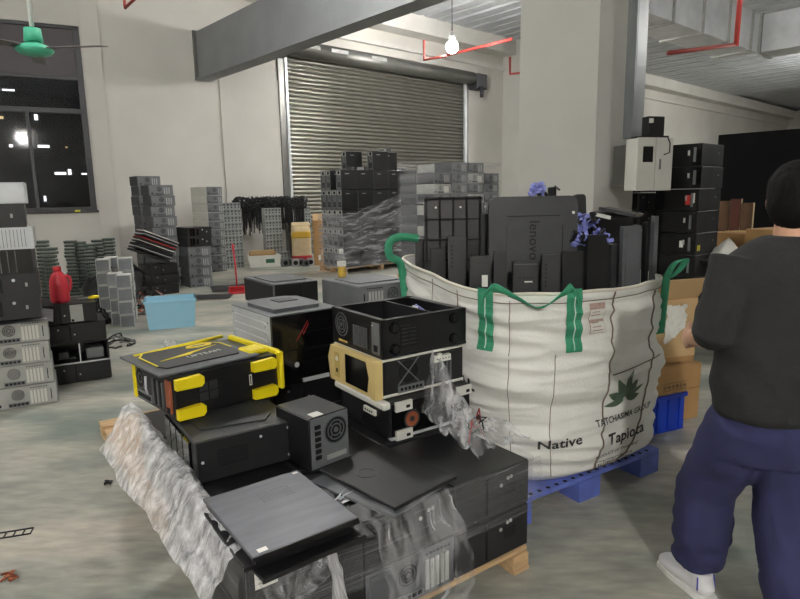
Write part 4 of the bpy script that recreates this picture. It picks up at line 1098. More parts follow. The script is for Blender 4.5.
# seams
def seam(pts, r=.003, m=m_thread):
    a = MB(m); P = []
    for k in range(len(pts) - 1):
        for i in range(14): q = i / 14; P.append(bagS(D2R(pts[k][0] + (pts[k + 1][0] - pts[k][0]) * q), pts[k][1] + (pts[k + 1][1] - pts[k][1]) * q, .004) - B0)
    P.append(bagS(D2R(pts[-1][0]), pts[-1][1], .004) - B0); a.tube(P, r, 5); return obj('seam', a, bag)
seam([(298, .99), (297, .8), (294, .5), (292, .25), (291, .02)], .0045)
seam([(330, .95), (323, .7), (322, .46), (319, .25), (312, .08), (300, .02)], .0045)
seam([(297, .56), (330, .60)], .003); seam([(225, .98), (226, .6), (228, .1)], .0025); seam([(250, .97), (250, .5), (252, .05)], .002); seam([(268, .7), (266, .3), (268, .05)], .002); seam([(207, .98), (208, .6), (208, .1)], .002)
a = MB(m_hem); P = [bagS(2 * PI * i / 120, 1.0, -.003) - B0 for i in range(121)]; a.tube(P, .009, 6, False); obj('rim_hem', a, bag)
seam([(170, .955), (205, .955), (240, .957), (275, .955), (310, .955), (345, .955)], .0025)
# faded tag by the right strap
a = MB(m_tagp); bag_rect(a, -.05, .05, -.075, .075, 287.5, .865, .005); a.use(m_label); bag_rect(a, -.046, .046, -.071, .045, 287.5, .865, .0065)
a.use(m_tagp)
for k in range(6): bag_rect(a, -.036, .03 - .01 * (k % 3), -.06 + k * .018, -.055 + k * .018, 287.5, .865, .008, 5, 1)
obj('printed_tag', a, bag)
# green webbing legs and loops
def leg(deg):
    a = MB(m_green); bag_rect(a, -.042, .042, -.27, .035, deg, .985, .009, 6, 24); a.use(m_wthread); bag_rect(a, -.003, .003, -.26, .0, deg, .985, .0105, 1, 24); o = obj('strap_leg', a, bag); return o
def ribbon(pts, w, m=m_green, name='strap_loop', tw=None, side=None):
    """flat webbing along a smooth curve"""
    pts = [V(p) for p in pts]; C = []
    for k in range(len(pts) - 1):
        p0, p1, p2, p3 = pts[max(k - 1, 0)], pts[k], pts[k + 1], pts[min(k + 2, len(pts) - 1)]
        for i in range(8):
            q = i / 8; C.append(.5 * ((2 * p1) + (p2 - p0) * q + (2 * p0 - 5 * p1 + 4 * p2 - p3) * q * q + (-p0 + 3 * p1 - 3 * p2 + p3) * q ** 3))
    C.append(pts[-1]); vs = []; n = len(C)
    for i, p in enumerate(C):
        tq = i / (n - 1); tg = (C[min(i + 1, n - 1)] - C[max(i - 1, 0)]).normalized()
        wd = (side(tq) if side else tg.cross(V((-.25, -.95, .1)))).normalized() * w / 2; nn = tg.cross(wd).normalized() * .003
        vs += [p - wd - nn - B0, p + wd - nn - B0, p + wd + nn - B0, p - wd + nn - B0]
    a = MB(m); fs = []
    for i in range(n - 1):
        for k in range(4): fs.append((4 * i + k, 4 * i + (k + 1) % 4, 4 * i + 4 + (k + 1) % 4, 4 * i + 4 + k))
    fs += [(3, 2, 1, 0), tuple(range(4 * n - 4, 4 * n))]
    a.add(vs, fs, True); return obj(name, a, bag)
for d_ in (240, 275.5): leg(d_)
p0, p1 = bagS(D2R(240), 1.0, .012), bagS(D2R(275.5), 1.0, .012)
ux = (p1 - p0).normalized(); outw = V((ux.y, -ux.x, 0)).normalized()
def sd(q): return V((0, 0, 1)) * (1 - .9 * math.sin(PI * q)) + outw * .8 * math.sin(PI * q) + ux * (.5 * (math.cos(PI * q)))
ribbon([p0 + V((0, 0, -.02)), p0 + V((0, 0, .025)) + ux * .03 + outw * .02, p0 + (p1 - p0) * .35 + outw * .05 + V((0, 0, -.02)), p0 + (p1 - p0) * .6 + outw * .055 + V((0, 0, -.06)), p0 + (p1 - p0) * .85 + outw * .03 + V((0, 0, -.005)), p1 + V((0, 0, .025)) - ux * .01 + outw * .01, p1 + V((0, 0, -.02))], .075, side=sd)
pl_ = bagS(D2R(178), 1.0, .01)
ribbon([pl_ + V((0.02, 0, -.25)), pl_ + V((.0, -.01, -.06)), pl_ + V((-.02, -.03, .0)), pl_ + V((-.07, -.05, .035)), pl_ + V((-.07, -.05, .11)), pl_ + V((-.01, -.02, .14)), pl_ + V((.10, .03, .125))], .045)

pr_ = bagS(D2R(338), 1.0, .01)
ribbon([pr_ + V((.0, -.0, -.30)), pr_ + V((.012, .0, -.05)), pr_ + V((.02, .0, .02)), pr_ + V((.06, .0, .09)), pr_ + V((.12, .02, .10)), pr_ + V((.10, .06, .03)), pr_ + V((.03, .08, -.02))], .042, side=lambda q: V((.75, -.45, .25)))

# ---- what sticks out of the bag
GB = 'black plastic parts standing in the big bag'
def slab(name, label, px0, px1, py0, Y, zb=.75, th=.03, m=m_blackm, rz=0.0, tilt=0.0, detail=0, rnd=.012, cat='plastic part'):
    a0, a1 = AT(px0, py0, Y), AT(px1, py0, Y); W_ = (a1.x - a0.x) / max(.3, math.cos(rz)); H_ = a0.z - zb
    t = thing(name, label, cat, ((a0.x + a1.x) / 2, Y, zb), rz, GB); t.rotation_euler.x = tilt
    fr = Fr((0, -th / 2, 0), (1, 0, 0), (0, 0, 1)); r = rnd
    poly = [(-W_ / 2, 0), (W_ / 2, 0)]
    for k in range(5): q = k / 4 * PI / 2; poly.append((W_ / 2 - r + r * math.cos(q), H_ - r + r * math.sin(q)))
    for k in range(5): q = PI / 2 + k / 4 * PI / 2; poly.append((-W_ / 2 + r + r * math.cos(q), H_ - r + r * math.sin(q)))
    a = MB(m); a.prism(fr, poly, 0, -th); obj('shell', a, t)
    if detail == 1:
        a = MB(m_deep); [a.fb(fr, -W_ * .28, H_ - .05 - i * .022, .008, .012, .001) for i in range(6)]; obj('port_row', a, t)
    if detail == 2:
        a = MB(m_label); a.fb(fr, W_ * .2, H_ * .70, .03, .06, .001); obj('sticker', a, t)
    if detail == 3:
        a = MB(m_lgrey); a.fdisc(fr, 0, H_ * .72, .014, .002, 0, 14); obj('badge', a, t)
        a = MB(m_char); a.fb(fr, 0, H_ * .5, W_ * .7, H_ * .86, .004); obj('ridge', a, t)
    if detail == 4:
        a = MB(m_deep); [a.fb(fr, -.03 + i * .02, H_ - .08, .012, .006, .001) for i in range(4)]; a.use(m_label); a.fb(fr, .015, H_ - .10, .04, .007, .001); obj('port_row', a, t)
        a = MB(m_char); a.fb(fr, 0, H_ - .012, W_ * .96, .004, .003); obj('ridge', a, t)
    return t, fr, W_, H_
# large moulded bezel with the word on it
t, fr, W_, H_ = slab('monitor_back_cover', 'large black moulded cover with raised lenovo lettering standing in the bag', 489, 579, 197, 3.25, .80, .035, m_bezel, 0.03, -.03, 0, .045, 'plastic cover')
a = MB(m_bezel); a.prism(fr, [(-W_ * .30, H_ * .12), (W_ * .32, H_ * .12), (W_ * .32, H_ - .15), (W_ * .28, H_ - .11), (-W_ * .26, H_ - .11), (-W_ * .30, H_ - .15)], 0, .012); obj('raised_panel', a, t)
a = MB(m_deep); text_on(a, fr, 'lenovo', .078, W_ * .0, H_ - .235, .0135, -PI / 2); obj('lettering', a, t)
a = MB(m_deep); a.fb(fr, W_ * .32 + .006, H_ * .5, .004, H_ * .6, .001); a.fb(fr, 0, H_ - .105, W_ * .6, .005, .001); obj('groove', a, t)
a = MB(m_label); a.fb(fr, W_ * .45, H_ - .09, .014, .014, .001); obj('sticker', a, t)
# grid back panel
t, fr, W_, H_ = slab('gridded_cover', 'large black cover with a raised grid standing at the left of the bag', 424, 482, 197, 3.42, .82, .03, m_black, 0.04, -.02, 0, .012, 'plastic cover')
for k in range(5):
    a = MB(m_deep); a.fb(fr, -W_ / 2 + .012 + k * (W_ - .024) / 4, H_ / 2, .010, H_, .012); obj('grid_rib', a, t)
for k in range(5):
    a = MB(m_deep); a.fb(fr, 0, H_ - .012 - k * .115, W_, .010, .013); obj('grid_rib', a, t)
a = MB(m_lgrey); [a.fdisc(fr, -W_ * .3 + i * .14, H_ - .06, .006, .004, 0, 8) for i in range(3)]; obj('screw', a, t)
SL = [(415, 428, 239, 3.58, m_black, .05, 0, 'narrow black front cover at the far left of the bag beside the green loop'), (431, 445, 249, 3.38, m_blackm, .1, 0, 'short tapered black cover left of the perforated one in the bag'),
      (448, 466, 237, 3.26, m_blackm, -.03, 1, 'black cover with a column of small ports left of the white sticker'), (470, 491, 256, 3.04, m_black, .0, 2, 'small black box with a white sticker standing in the bag'),
      (494, 507, 252, 3.02, m_blackm, .05, 0, 'narrow black strip right of the white sticker box'), (513, 538, 262, 2.98, m_blackm, .0, 4, 'black front cover with port holes and a white badge below the raised lettering'),
      (542, 560, 255, 3.06, m_blackm, -.04, 1, 'black cover with ports under the right end of the lettering'), (562, 584, 252, 3.10, m_black, .06, 0, 'plain black cover at the right foot of the lettered panel'),
      (587, 609, 235, 3.20, m_black, .22, 0, 'glossy black upright panel below the blue plastic'), (611, 619, 244, 3.28, m_dust, .3, 0, 'narrow dusty panel beside the badge cover'),
      (622, 643, 226, 3.24, m_char, .32, 3, 'charcoal front cover with a round badge at the right of the bag'), (646, 650, 222, 3.30, m_black, .4, 0, 'thin black slat right of the badge cover'), (654, 659, 216, 3.38, m_char, .4, 0, 'tall grey slat at the far right edge of the bag')]
for i, (x0, x1, y0, Y, m, r, dt, lb) in enumerate(SL):
    slab('plastic_cover', lb, x0, x1, y0, Y, .86, .028, m, r, -.02, dt, .006)
slab('plastic_cover', 'black cover lying behind the blue plastic at the right', 600, 642, 214, 3.62, .86, .03, m_black, .2, -.15, 0, .006)
slab('plastic_cover', 'dusty rounded bracket sticking up behind the right end of the lettered panel', 579, 592, 194, 3.50, .9, .03, m_dust, .3, -.1, 0, .02)
slab('plastic_cover', 'black cover between the gridded and the lettered panels', 480, 492, 214, 3.40, .86, .03, m_blackm, .1, 0, 0, .006)
slab('plastic_cover', 'broad black cover deep in the back of the bag', 436, 520, 222, 3.68, .86, .03, m_black, .0, 0, 0, .006)
slab('plastic_cover', 'broad dusty cover deep in the back of the bag by the right', 560, 640, 226, 3.74, .86, .03, m_dust, .05, 0, 0, .006)
# white edged frames lying on top
for k, (x0, x1, y0, y1, lb) in enumerate(((600, 622, 211, 216, 'white edged black plate lying across the top right of the bag'), (604, 640, 207, 214, 'black tray lying on the top right of the bag contents'))):
    p, q = AT(x0, y0, 3.45), AT(x1, y1, 3.35); d = q - p
    t = thing('plastic_plate', lb, 'plastic part', (p + q) / 2, math.atan2(d.y, d.x), GB); t.rotation_euler.y = -math.atan2(d.z, math.hypot(d.x, d.y))
    a = MB(m_black); a.bx(-d.length / 2, d.length / 2, -.12, .12, -.015, .0, .003); obj('plate', a, t)
    a = MB(m_white if k == 0 else m_dust); a.bx(-d.length / 2, d.length / 2, -.125, -.118, -.015, .004); obj('front_edge', a, t)
# blue plastic fan brackets
rr = random.Random(12)
def bracket(label, px, py, Y, n, sc):
    c = AT(px, py, Y); t = thing('blue_fan_bracket', label, 'bracket', c, rr.uniform(0, 3), 'blue plastic brackets in the bag')
    for k in range(n):
        a = MB(m_bluefan if k % 4 else m_black); p = V((rr.uniform(-1, 1), rr.uniform(-.5, .5), rr.uniform(-.6, .6))) * sc
        d = V((rr.uniform(-1, 1), rr.uniform(-.6, .6), rr.uniform(-.8, .8))).normalized() * sc * .8
        Rm = Matrix.Rotation(rr.uniform(-1.2, 1.2), 3, 'X') @ Matrix.Rotation(rr.uniform(-1.2, 1.2), 3, 'Y') @ Matrix.Rotation(rr.uniform(0, 3), 3, 'Z')
        a.box(p * .8, (sc * 1.3, .022, .007), .002, Rm); a.box(p * .8 + Rm @ V((sc * .5, 0, .012)), (.014, .022, .026), .002, Rm); obj('arm', a, t)
    a = MB(m_bluefan); a.lathe([(.025, -.01), (.03, 0), (.025, .01)], 12, V((0, 0, 0)), (1.2, .8)); obj('hub', a, t)
bracket('tangle of blue plastic fan arms right of the lettered cover', 588, 222, 3.30, 18, .07)
bracket('blue plastic arms lower right of the lettered cover near the charcoal badge cover', 602, 238, 3.26, 14, .055)
bracket('blue plastic arm below the other blue arms against the lettered cover', 581, 240, 3.24, 10, .05)
bracket('blue plastic arms lying on top of the lettered cover', 541, 190, 3.30, 14, .05)
c = AT(552, 192, 3.32); t = thing('black_clip', 'small black clip on top of the lettered cover beside blue arms', 'plastic part', c, .4, GB)
obj('clip_body', MB(m_black).box((0, 0, 0), (.03, .05, .055), .006), t); obj('clip_arm', MB(m_blackm).tube([(0, 0, .0), (.02, 0, .03), (.05, 0, .01)], .006, 6), t)
# filling below the visible parts
vs = []; fs = []; n = 60
for j, (hh, q) in enumerate(((.02, .96), (.60, .96), (.66, .80), (.68, .0))):
    for i in range(n):
        th = 2 * PI * i / n; p = bagS(th, hh, -.05); vs.append(V((BC.x + (p.x - BC.x) * q, BC.y + (p.y - BC.y) * q, p.z + .02 * NZ(i * .7, j))) )
for j in range(3):
    for i in range(n): fs.append((j * n + i, j * n + (i + 1) % n, (j + 1) * n + (i + 1) % n, (j + 1) * n + i))
a = MB(m_blackm); a.add(vs, fs); tag(obj('plastic_scrap_filling', a), 'loose black plastic scrap filling the big bag below the covers', 'plastic scrap', None, 'stuff')

# ============================================================ CARTONS AND BLUE CRATE RIGHT OF THE BAG
rz = math.radians(24); cr = G(683, 428)
R_ = Matrix.Rotation(rz, 3, 'Z')
def rc(L, D, dx=0, dy=0, z=0): c = V((cr.x, cr.y, 0)) + R_ @ V((-L / 2 + dx, D / 2 + dy, 0)); return (c.x, c.y, z)
L, D, H = .50, .40, .26
t = thing('plastic_crate', 'blue plastic crate on the floor right of the big bag', 'crate', rc(L, D), rz)
a = MB(m_bluec); a.bx(-L / 2, L / 2, -D / 2, -D / 2 + .012, 0, H, .003); a.bx(-L / 2, L / 2, D / 2 - .012, D / 2, 0, H, .003); a.bx(-L / 2, -L / 2 + .012, -D / 2, D / 2, 0, H, .003); a.bx(L / 2 - .012, L / 2, -D / 2, D / 2, 0, H, .003); a.bx(-L / 2, L / 2, -D / 2, D / 2, 0, .012); obj('crate_body', a, t)
for x in (-.2, -.1, 0, .1, .2):
    a = MB(m_bluec); a.bx(x - .008, x + .008, -D / 2 - .012, -D / 2, .02, H - .03); obj('rib', a, t)
a = MB(m_bluec); a.bx(-L / 2 - .012, L / 2 + .012, -D / 2 - .014, -D / 2 + .004, H - .03, H, .004); a.bx(L / 2 - .004, L / 2 + .014, -D / 2, D / 2, H - .03, H, .004); obj('rim', a, t)
def carton(label, L, D, H, loc, rz, open_=False):
    t = thing('cardboard_box', label, 'cardboard box', loc, rz, 'cartons right of the bag')
    a = MB(m_card); w_ = .006
    a.bx(-L / 2, L / 2, -D / 2, -D / 2 + w_, 0, H); a.bx(-L / 2, L / 2, D / 2 - w_, D / 2, 0, H); a.bx(-L / 2, -L / 2 + w_, -D / 2, D / 2, 0, H); a.bx(L / 2 - w_, L / 2, -D / 2, D / 2, 0, H); a.bx(-L / 2, L / 2, -D / 2, D / 2, 0, w_)
    obj('carton_body', a, t)
    if not open_:
        for y0, y1 in ((-D / 2, -.001), (.001, D / 2)):
            a = MB(m_card); a.bx(-L / 2, L / 2, y0, y1, H, H + .005); obj('flap', a, t)
    else:
        for rot, p, s in ((Matrix.Rotation(-.9, 3, 'X'), (0, -D / 2, H), (L, .18, .005)), (Matrix.Rotation(.5, 3, 'X'), (0, D / 2, H), (L, .18, .005))):
            sg = -1 if p[1] < 0 else 1
            a = MB(m_cardin); a.box(V(p) + rot @ V((0, sg * .09, 0)), s, 0, rot); obj('flap', a, t)
    return t
t = carton('small cardboard box with a row of printed handling symbols on the blue crate', .36, .36, .19, rc(.36, .36, .03, .0, H + .001), rz)
fr = Fr((0, -.18, 0), (1, 0, 0), (0, 0, 1)); a = MB(m_print)
for k in range(6):
    x = -.04 + k * .036; a.fring(fr, x, .05, .010, .013, .0006, .0005, 12); a.fdisc(fr, x, .05, .006 if k % 2 else .004, .0006, .0005, 8)
a.fb(fr, .05, .075, .22, .002, .0005); a.fb(fr, .05, .026, .22, .002, .0005); obj('handling_marks', a, t)
t = carton('small plain cardboard box beside the carton with printed symbols', .20, .30, .17, rc(.20, .30, .26, .10, H - .03), rz)
b_ = thing('box_stand', 'low cardboard carton on the floor holding the small plain carton', 'cardboard box', rc(.20, .30, .26, .10, 0), rz); obj('carton_body', MB(m_card).bx(-.1, .1, -.15, .15, 0, H - .034, .003), b_)
bigz = H + .001 + .20
t = carton('tall open cardboard box with an upright flap behind the green loop', .40, .34, .44, rc(.40, .34, .10, .04, bigz), rz - .12, True)
a = MB(m_cardin); a.bx(-.2, .2, -.174, -.170, .04, .43); obj('tape_panel', a, t)
def wbag(u, v):
    return V((-.06 + .16 * u + .02 * NZ(u * 5, v * 5), -.185 - .02 * math.sin(PI * u) - .01 * NZ(u * 8, v * 6, 3), .40 - v * (.26 - .12 * u) + .015 * NZ(u * 9, v, 5)))
o = sheet('torn_liner', wbag, 18, 18, m_label, t)
# floor scraps at far left bottom
rr = random.Random(8)
for k, (px, py, sc, lb, m) in enumerate(((12, 578, .04, 'crumpled orange-brown wire scrap on the floor at bottom left', m_copper), (108, 485, .02, 'tiny black scrap on the bare floor near the pile', m_cable))):
    p = G(px, py); pts = [p + V((rr.uniform(-1, 1), rr.uniform(-1, 1), 0)) * sc + V((0, 0, rr.uniform(.006, .03))) for i in range(12)]
    tag(obj('wire_scrap', MB(m).tube(pts, .006, 6)), lb, 'scrap')
p = G(14, 534); t = thing('metal_grid_scrap', 'flat dark metal grid piece lying on the floor at left', 'scrap', p, .3)
obj('frame', MB(m_cable).bx(-.08, .08, -.03, -.025, 0, .006).bx(-.08, .08, .025, .03, 0, .006), t)
for x in (-.08, -.04, 0, .04, .075): obj('bar', MB(m_cable).bx(x, x + .005, -.03, .03, 0, .006), t)

# ============================================================ STACKS AT THE LEFT
g = 'cases in the tall stack at the left edge'
keys = ['grey_rear'] * 4 + ['black_front', 'black_front', 'white_front', 'silver_front', 'black_front', 'chassis']
nm = ['pale grey case with fan grilles'] * 4 + ['black case'] * 2 + ['black case with a white front insert', 'silver-fronted case', 'black case with a silver power button', 'bare silver metal chassis']
c = G(58, 402); z = 0.0; rr = random.Random(5); rz = math.radians(29)
offs = [0.0, -.01, -.02, -.01, -.04, -.03, -.05, -.03, -.07, -.05]
for k, (key, n_) in enumerate(zip(keys, nm)):
    L, D, H = dims(key)
    p = V((c.x, c.y, 0)) + Matrix.Rotation(rz, 3, 'Z') @ V((-L / 2 + offs[k], D / 2 + .01, 0))
    if k == 4:
        t = thing('limp_panel', 'dark limp plastic sheet between the pale grey and black cases at left', 'plastic sheet', (p.x, p.y, z), rz)
        sheet('sheet', lambda u, v: V(((u - .5) * .52 + .04, (v - .5) * .50 - .02, .012 - .018 * max(0, (.5 - v)) * 2 - .02 * max(0, u - .9) * 8 + .012 * NZ(u * 4, v * 4, 3))), 16, 12, m_char, t); z += .022
    place(key, (p.x, p.y, z), rz + rr.uniform(-.03, .03), f'{n_}, {level(k, 10)} in the tall left-edge stack', group=g); z += H
# second stack with the red bottle
c = G(112, 377.5); rz = math.radians(30); z = 0.0; g = 'cases under the red bottle'
keys = ['black_side', 'open_frame', 'black_side', 'black_side']; ofs = [0, .0, -.01, -.07]
nm = ['black case with a dented side', 'gutted black case frame with a pale brace', 'black case with round screws', 'black case with a small steel plate']
for k, key in enumerate(keys):
    L, D, H = dims(key); p = V((c.x, c.y, 0)) + Matrix.Rotation(rz, 3, 'Z') @ V((-L / 2 + ofs[k], D / 2, 0))
    o = place(key, (p.x, p.y, z), rz, f'{nm[k]}, {level(k, 4)} of the red bottle stack', group=g)
    if k == 3:
        fr = frames(L, D, H)['front']; a = MB(m_lgrey); a.fb(fr, .08, 0, .10, H * .85, .006, .003); a.use(m_deep); a.fb(fr, .045, -.06, .02, .02, .003, .008); obj('steel_plate', a, o)
    z += H
cb = V((p.x, p.y, z)) + Matrix.Rotation(rz, 3, 'Z') @ V((-.03, -.10, 0))
t = thing('detergent_bottle', 'large red plastic bottle with a moulded handle on the black case stack', 'bottle', (cb.x, cb.y, z + .001), .4)
a = MB(m_red); a.lathe([(.06, 0), (.075, .008), (.078, .03), (.076, .16), (.072, .20), (.058, .245), (.032, .275), (.028, .285)], 24, (0, 0, 0), (1, .72)); obj('bottle_body', a, t)
a = MB(m_red); a.tube([(.060, 0, .24), (.090, 0, .22), (.094, 0, .17), (.086, 0, .12), (.068, 0, .10)], .013, 8); obj('handle', a, t)
a = MB(m_redd); a.lathe([(.031, .280), (.033, .285), (.033, .315), (.028, .32)], 18); obj('cap', a, t)
# yellow-handled tool and papers on the same stack
p = cb + Matrix.Rotation(rz, 3, 'Z') @ V((.22, .05, 0)); t = thing('screwdriver', 'yellow-handled screwdriver on the black case right of the red bottle', 'screwdriver', (p.x, p.y, z + .016), .7)
obj('handle', MB(m_yellow).tube([(0, 0, 0), (.05, 0, .0), (.09, 0, 0)], [.011, .016, .012], 8), t); obj('shaft', MB(m_silver).tube([(0, 0, 0), (-.09, 0, 0)], .004, 6), t)

# stacks of drive trays below the window
LINK[0] = False
a = MB(m_board); a.bx(-.085, .085, -.07, .07, .003, .045, .004); a.use(m_trayb); a.bx(-.089, .089, -.074, -.068, .034, .046); a.bx(-.089, -.083, -.074, .074, .034, .046); a.use(m_deep)
for k in range(4): a.bx(-.07 + k * .038, -.045 + k * .038, -.0745, -.07, .008, .028)
tray = obj('drive_tray', a)
LINK[0] = True
cols = [(70, 240, 10.2), (80, 241, 10.3), (90, 243, 10.1), (98, 239, 10.4), (108, 237.5, 10.3), (42, 240, 9.6), (50, 247, 9.5)]
nmc = ['first', 'second', 'third', 'fourth', 'fifth', 'sixth', 'seventh']
for ci, (px, py, Y) in enumerate(cols):
    top = AT(px, py, Y); n = max(3, int(top.z / .0565))
    for k in range(n):
        o = tray.copy(); COL.objects.link(o); o.location = (top.x + rr.uniform(-.012, .012), Y + rr.uniform(-.01, .01), k * .0565 * top.z / (n * .0565)); o.rotation_euler = (0, 0, RB - .5 + rr.uniform(-.1, .1))
        side = 'red bottle' if ci < 5 else 'tall left stack'
        tag(o, f'drive tray, {level(k, n)} of the {["leftmost", "second", "third", "fourth", "rightmost"][ci] if ci < 5 else ["right", "left"][ci - 5]} column {"below the window" if ci < 5 else "left of the red bottle"}', 'drive tray', f'drive trays in column {nmc[ci]}')

# pale power units heaped left of the blue bin
LINK[0] = False
u_ = thing('power_unit', None, None)
obj('body', MB(m_unit).bx(-.085, .085, -.09, .09, .002, .168, .006), u_)
obj('vent_plate', MB(m_grey).fb(Fr((0, -.09, .085), (1, 0, 0), (0, 0, 1)), 0, 0, .15, .14, .003), u_)
obj('socket', MB(m_deep).fb(Fr((.085, 0, .085), (0, 1, 0), (0, 0, 1)), .03, -.04, .04, .03, .003), u_)
LINK[0] = True
b0 = G(128, 328); rzu = .35
def unit(dx, dy, z, lb, r=0.0):
    c = copy_tree(u_); p = V((b0.x, b0.y, 0)) + Matrix.Rotation(rzu, 3, 'Z') @ V((dx, dy, 0)); c.location = (p.x, p.y, z); c.rotation_euler = (0, 0, rzu + r); tag(c, lb, 'power unit', 'pale boxy power units left of the blue bin')
for cc, (dx, dy, n) in enumerate(((0, .1, 4), (-.12, .32, 4), (.0, .55, 5), (-.26, .50, 5), (-.19, .75, 5))):
    for k in range(n): unit(dx, dy, k * .17, f'pale power unit, {level(k, n)} of the {["front", "second", "third", "left", "rear"][cc]} pile left of the blue bin', rr.uniform(-.06, .06))
# tangled dark cables around them
def tangle(name, label, c, r, h, n, seed, rad=.012, mats=(m_cable,)):
    q = random.Random(seed); a = MB(mats[0])
    for k in range(n):
        a.use(q.choice(mats)); p = V(c) + V((q.uniform(-1, 1) * r * .7, q.uniform(-1, 1) * r * .7, 0)); pts = []; ang = q.uniform(0, 6.28); zz = q.uniform(rad, h)
        for i in range(9):
            ang += q.uniform(-.9, .9); p = p + V((math.cos(ang), math.sin(ang), 0)) * r * .28
            dx = p - V(c); dx.z = 0
            if dx.length > r: p = V(c) + dx.normalized() * r
            lim = h * max(.15, 1 - (dx.length / r) ** 2 * .8)
            zz = min(max(rad, zz + q.uniform(-.3, .3) * h), lim); pts.append(V((p.x, p.y, V(c).z + zz)))
        a.tube(pts, rad, 5)
    return tag(obj(name, a), label, 'cables')
tangle('cable_tangle', 'heap of tangled black cables between the drive trays and the pale power units', G(91, 323), .30, .40, 50, 3)
tangle('cable_tangle', 'low tangle of brown and black wires right of the pale power units', G(150, 311), .30, .36, 34, 5, .010, (m_cable, m_copper, m_cable, m_grey))
tangle('cable_tangle', 'pale wires and scrap lying by the stack under the red bottle', G(116, 345), .20, .14, 16, 11, .009, (m_lgrey, m_grey, m_cable))

# blue translucent bin
bl, br = G(147, 331), G(197, 326.5); d = br - bl; rz = math.atan2(d.y, d.x); L = d.length * .96; D, H = .42, .36
t = thing('storage_bin', 'pale blue translucent storage bin on the concrete floor', 'bin', (bl + br) / 2 + V((-math.sin(rz), math.cos(rz), 0)) * D / 2, rz)
def tub(mb, L, D, H, k, w_):
    def ring(s, z, o): return [(-(L / 2 - o) * s, -(D / 2 - o) * s, z), ((L / 2 - o) * s, -(D / 2 - o) * s, z), ((L / 2 - o) * s, (D / 2 - o) * s, z), (-(L / 2 - o) * s, (D / 2 - o) * s, z)]
    vs = ring(k, 0.0, 0) + ring(1, H, 0) + ring(1, H, w_) + ring(k, w_, w_)
    fs = [(3, 2, 1, 0)] + [(a_ * 4 + i, a_ * 4 + (i + 1) % 4, a_ * 4 + 4 + (i + 1) % 4, a_ * 4 + 4 + i) for a_ in range(3) for i in range(4)] + [(12, 13, 14, 15)]
    mb.add(vs, fs)
a = MB(m_bin); tub(a, L * 1.06, D, H, .9, .006); obj('tub', a, t)
a = MB(m_bin); 
for y in (-D / 2 - .006, D / 2 - .004): a.bx(-L * .55, L * .55, y, y + .012, H - .03, H + .004, .004)
for x in (-L * .55, L * .55 - .012): a.bx(x, x + .012, -D / 2, D / 2, H - .03, H + .004, .004)
obj('rim', a, t)
for x in (-L * .36, L * .36):
    a = MB(m_bin); a.fdisc(Fr((x, -D * .45 - .004, .035), (1, 0, 0), (0, 0, 1)), 0, 0, .038, .012, 0, 16); obj('wheel', a, t)
tangle('bin_contents', 'grey scrap wires lying inside the pale blue bin', (t.location.x, t.location.y, .01), .14, .10, 12, 21, .012, (m_grey, m_lgrey))

# dustpan on a stick
p = G(237, 293); t = thing('dustpan', 'red long-handled dustpan standing on the floor before the grey stacks', 'dustpan', p, .2)
a = MB(m_redd); a.bx(-.13, .13, -.10, .10, 0, .012, .003); a.bx(-.13, .13, .09, .10, 0, .11, .003); a.bx(-.13, -.12, -.06, .10, 0, .10, .003); a.bx(.12, .13, -.06, .10, 0, .10, .003); a.bx(-.13, .13, .0, .10, .10, .11, .003); obj('pan', a, t)
obj('handle', MB(m_redd).tube([(0, .06, .10), (0, .05, .45), (-.02, .05, .80)], .014, 8), t)
obj('grip', MB(m_red).tube([(-.018, .05, .72), (-.021, .05, .83)], .019, 8), t)

# ---- grey case columns before the bare wall
def col(px, py, n, key, what, group, seed, rz=RB, anchor=(-1, -1), z0=0.0, jit=.012, dy=0.0):
    p = G(px, py); p = p + ND * dy
    return stack([key] * n, p, rz, [f'{what}, {level(k, n)}' for k in range(n)], z0, group, jit, anchor, seed)
g = 'charcoal cases stacked before the bare wall'
col(147, 284, 11, 'charcoal_rear', 'charcoal-sided case in the tall left column before the bare wall', g, 31)
col(158.5, 289, 10, 'charcoal_rear', 'charcoal-sided case in the front column beside the slanted laptops', g, 32)
zc = col(190.5, 288, 4, 'charcoal_rear', 'charcoal-sided case in the low column left of the red dustpan', g, 33)
p = G(190.5, 288)
stack(['black_front', 'black_front'], p, RB, ['black case lying on the low charcoal column, lower of two', 'black case lying on the low charcoal column, upper of two'], zc, 'black cases on the low column', .01, (-1, -1), 34)
col(186, 281, 6, 'black_front', 'black case in the column behind the low charcoal column', 'black cases behind the low column', 35)
col(212, 272.5, 10, 'pale_rear', 'pale-sided case in the tall white column beside the power supply wall', 'pale cases in the tall white column', 36, jit=.004)
# slanted laptops leaning on the columns
bs = G(152, 296)
stack(['black_side'] * 3, bs, RB, [f'black case under the slanted laptops, {level(k, 3)}' for k in range(3)], 0, 'cases under the slanted laptops', .02, (-1, -1), 37)
ct = V((bs.x, bs.y, 0)) + SD * .10 + V((-SD.y, SD.x, 0)) * .20
lm = [(m_black, 'black'), (m_silver, 'silver'), (m_blackm, 'matte black'), (m_white, 'white-edged'), (m_ledred, 'red-edged'), (m_silver, 'bright silver'), (m_white, 'white')]
for k, (m, n_) in enumerate(lm):
    t = thing('laptop', f'{n_} laptop in the slanted pile before the charcoal cases, {level(k, 7)}', 'laptop', ct + ND * .10 + V((-.06 + .03 * k, -.02, .66 + k * .050)), RB + (k % 3 - 1) * .05, 'slanted laptops'); t.rotation_euler.y = .42
    obj('lid', MB(m).bx(-.30, .30, -.20, .20, .022, .036, .003), t); obj('base', MB(m_blackm).bx(-.30, .30, -.20, .20, .0, .021, .003), t)

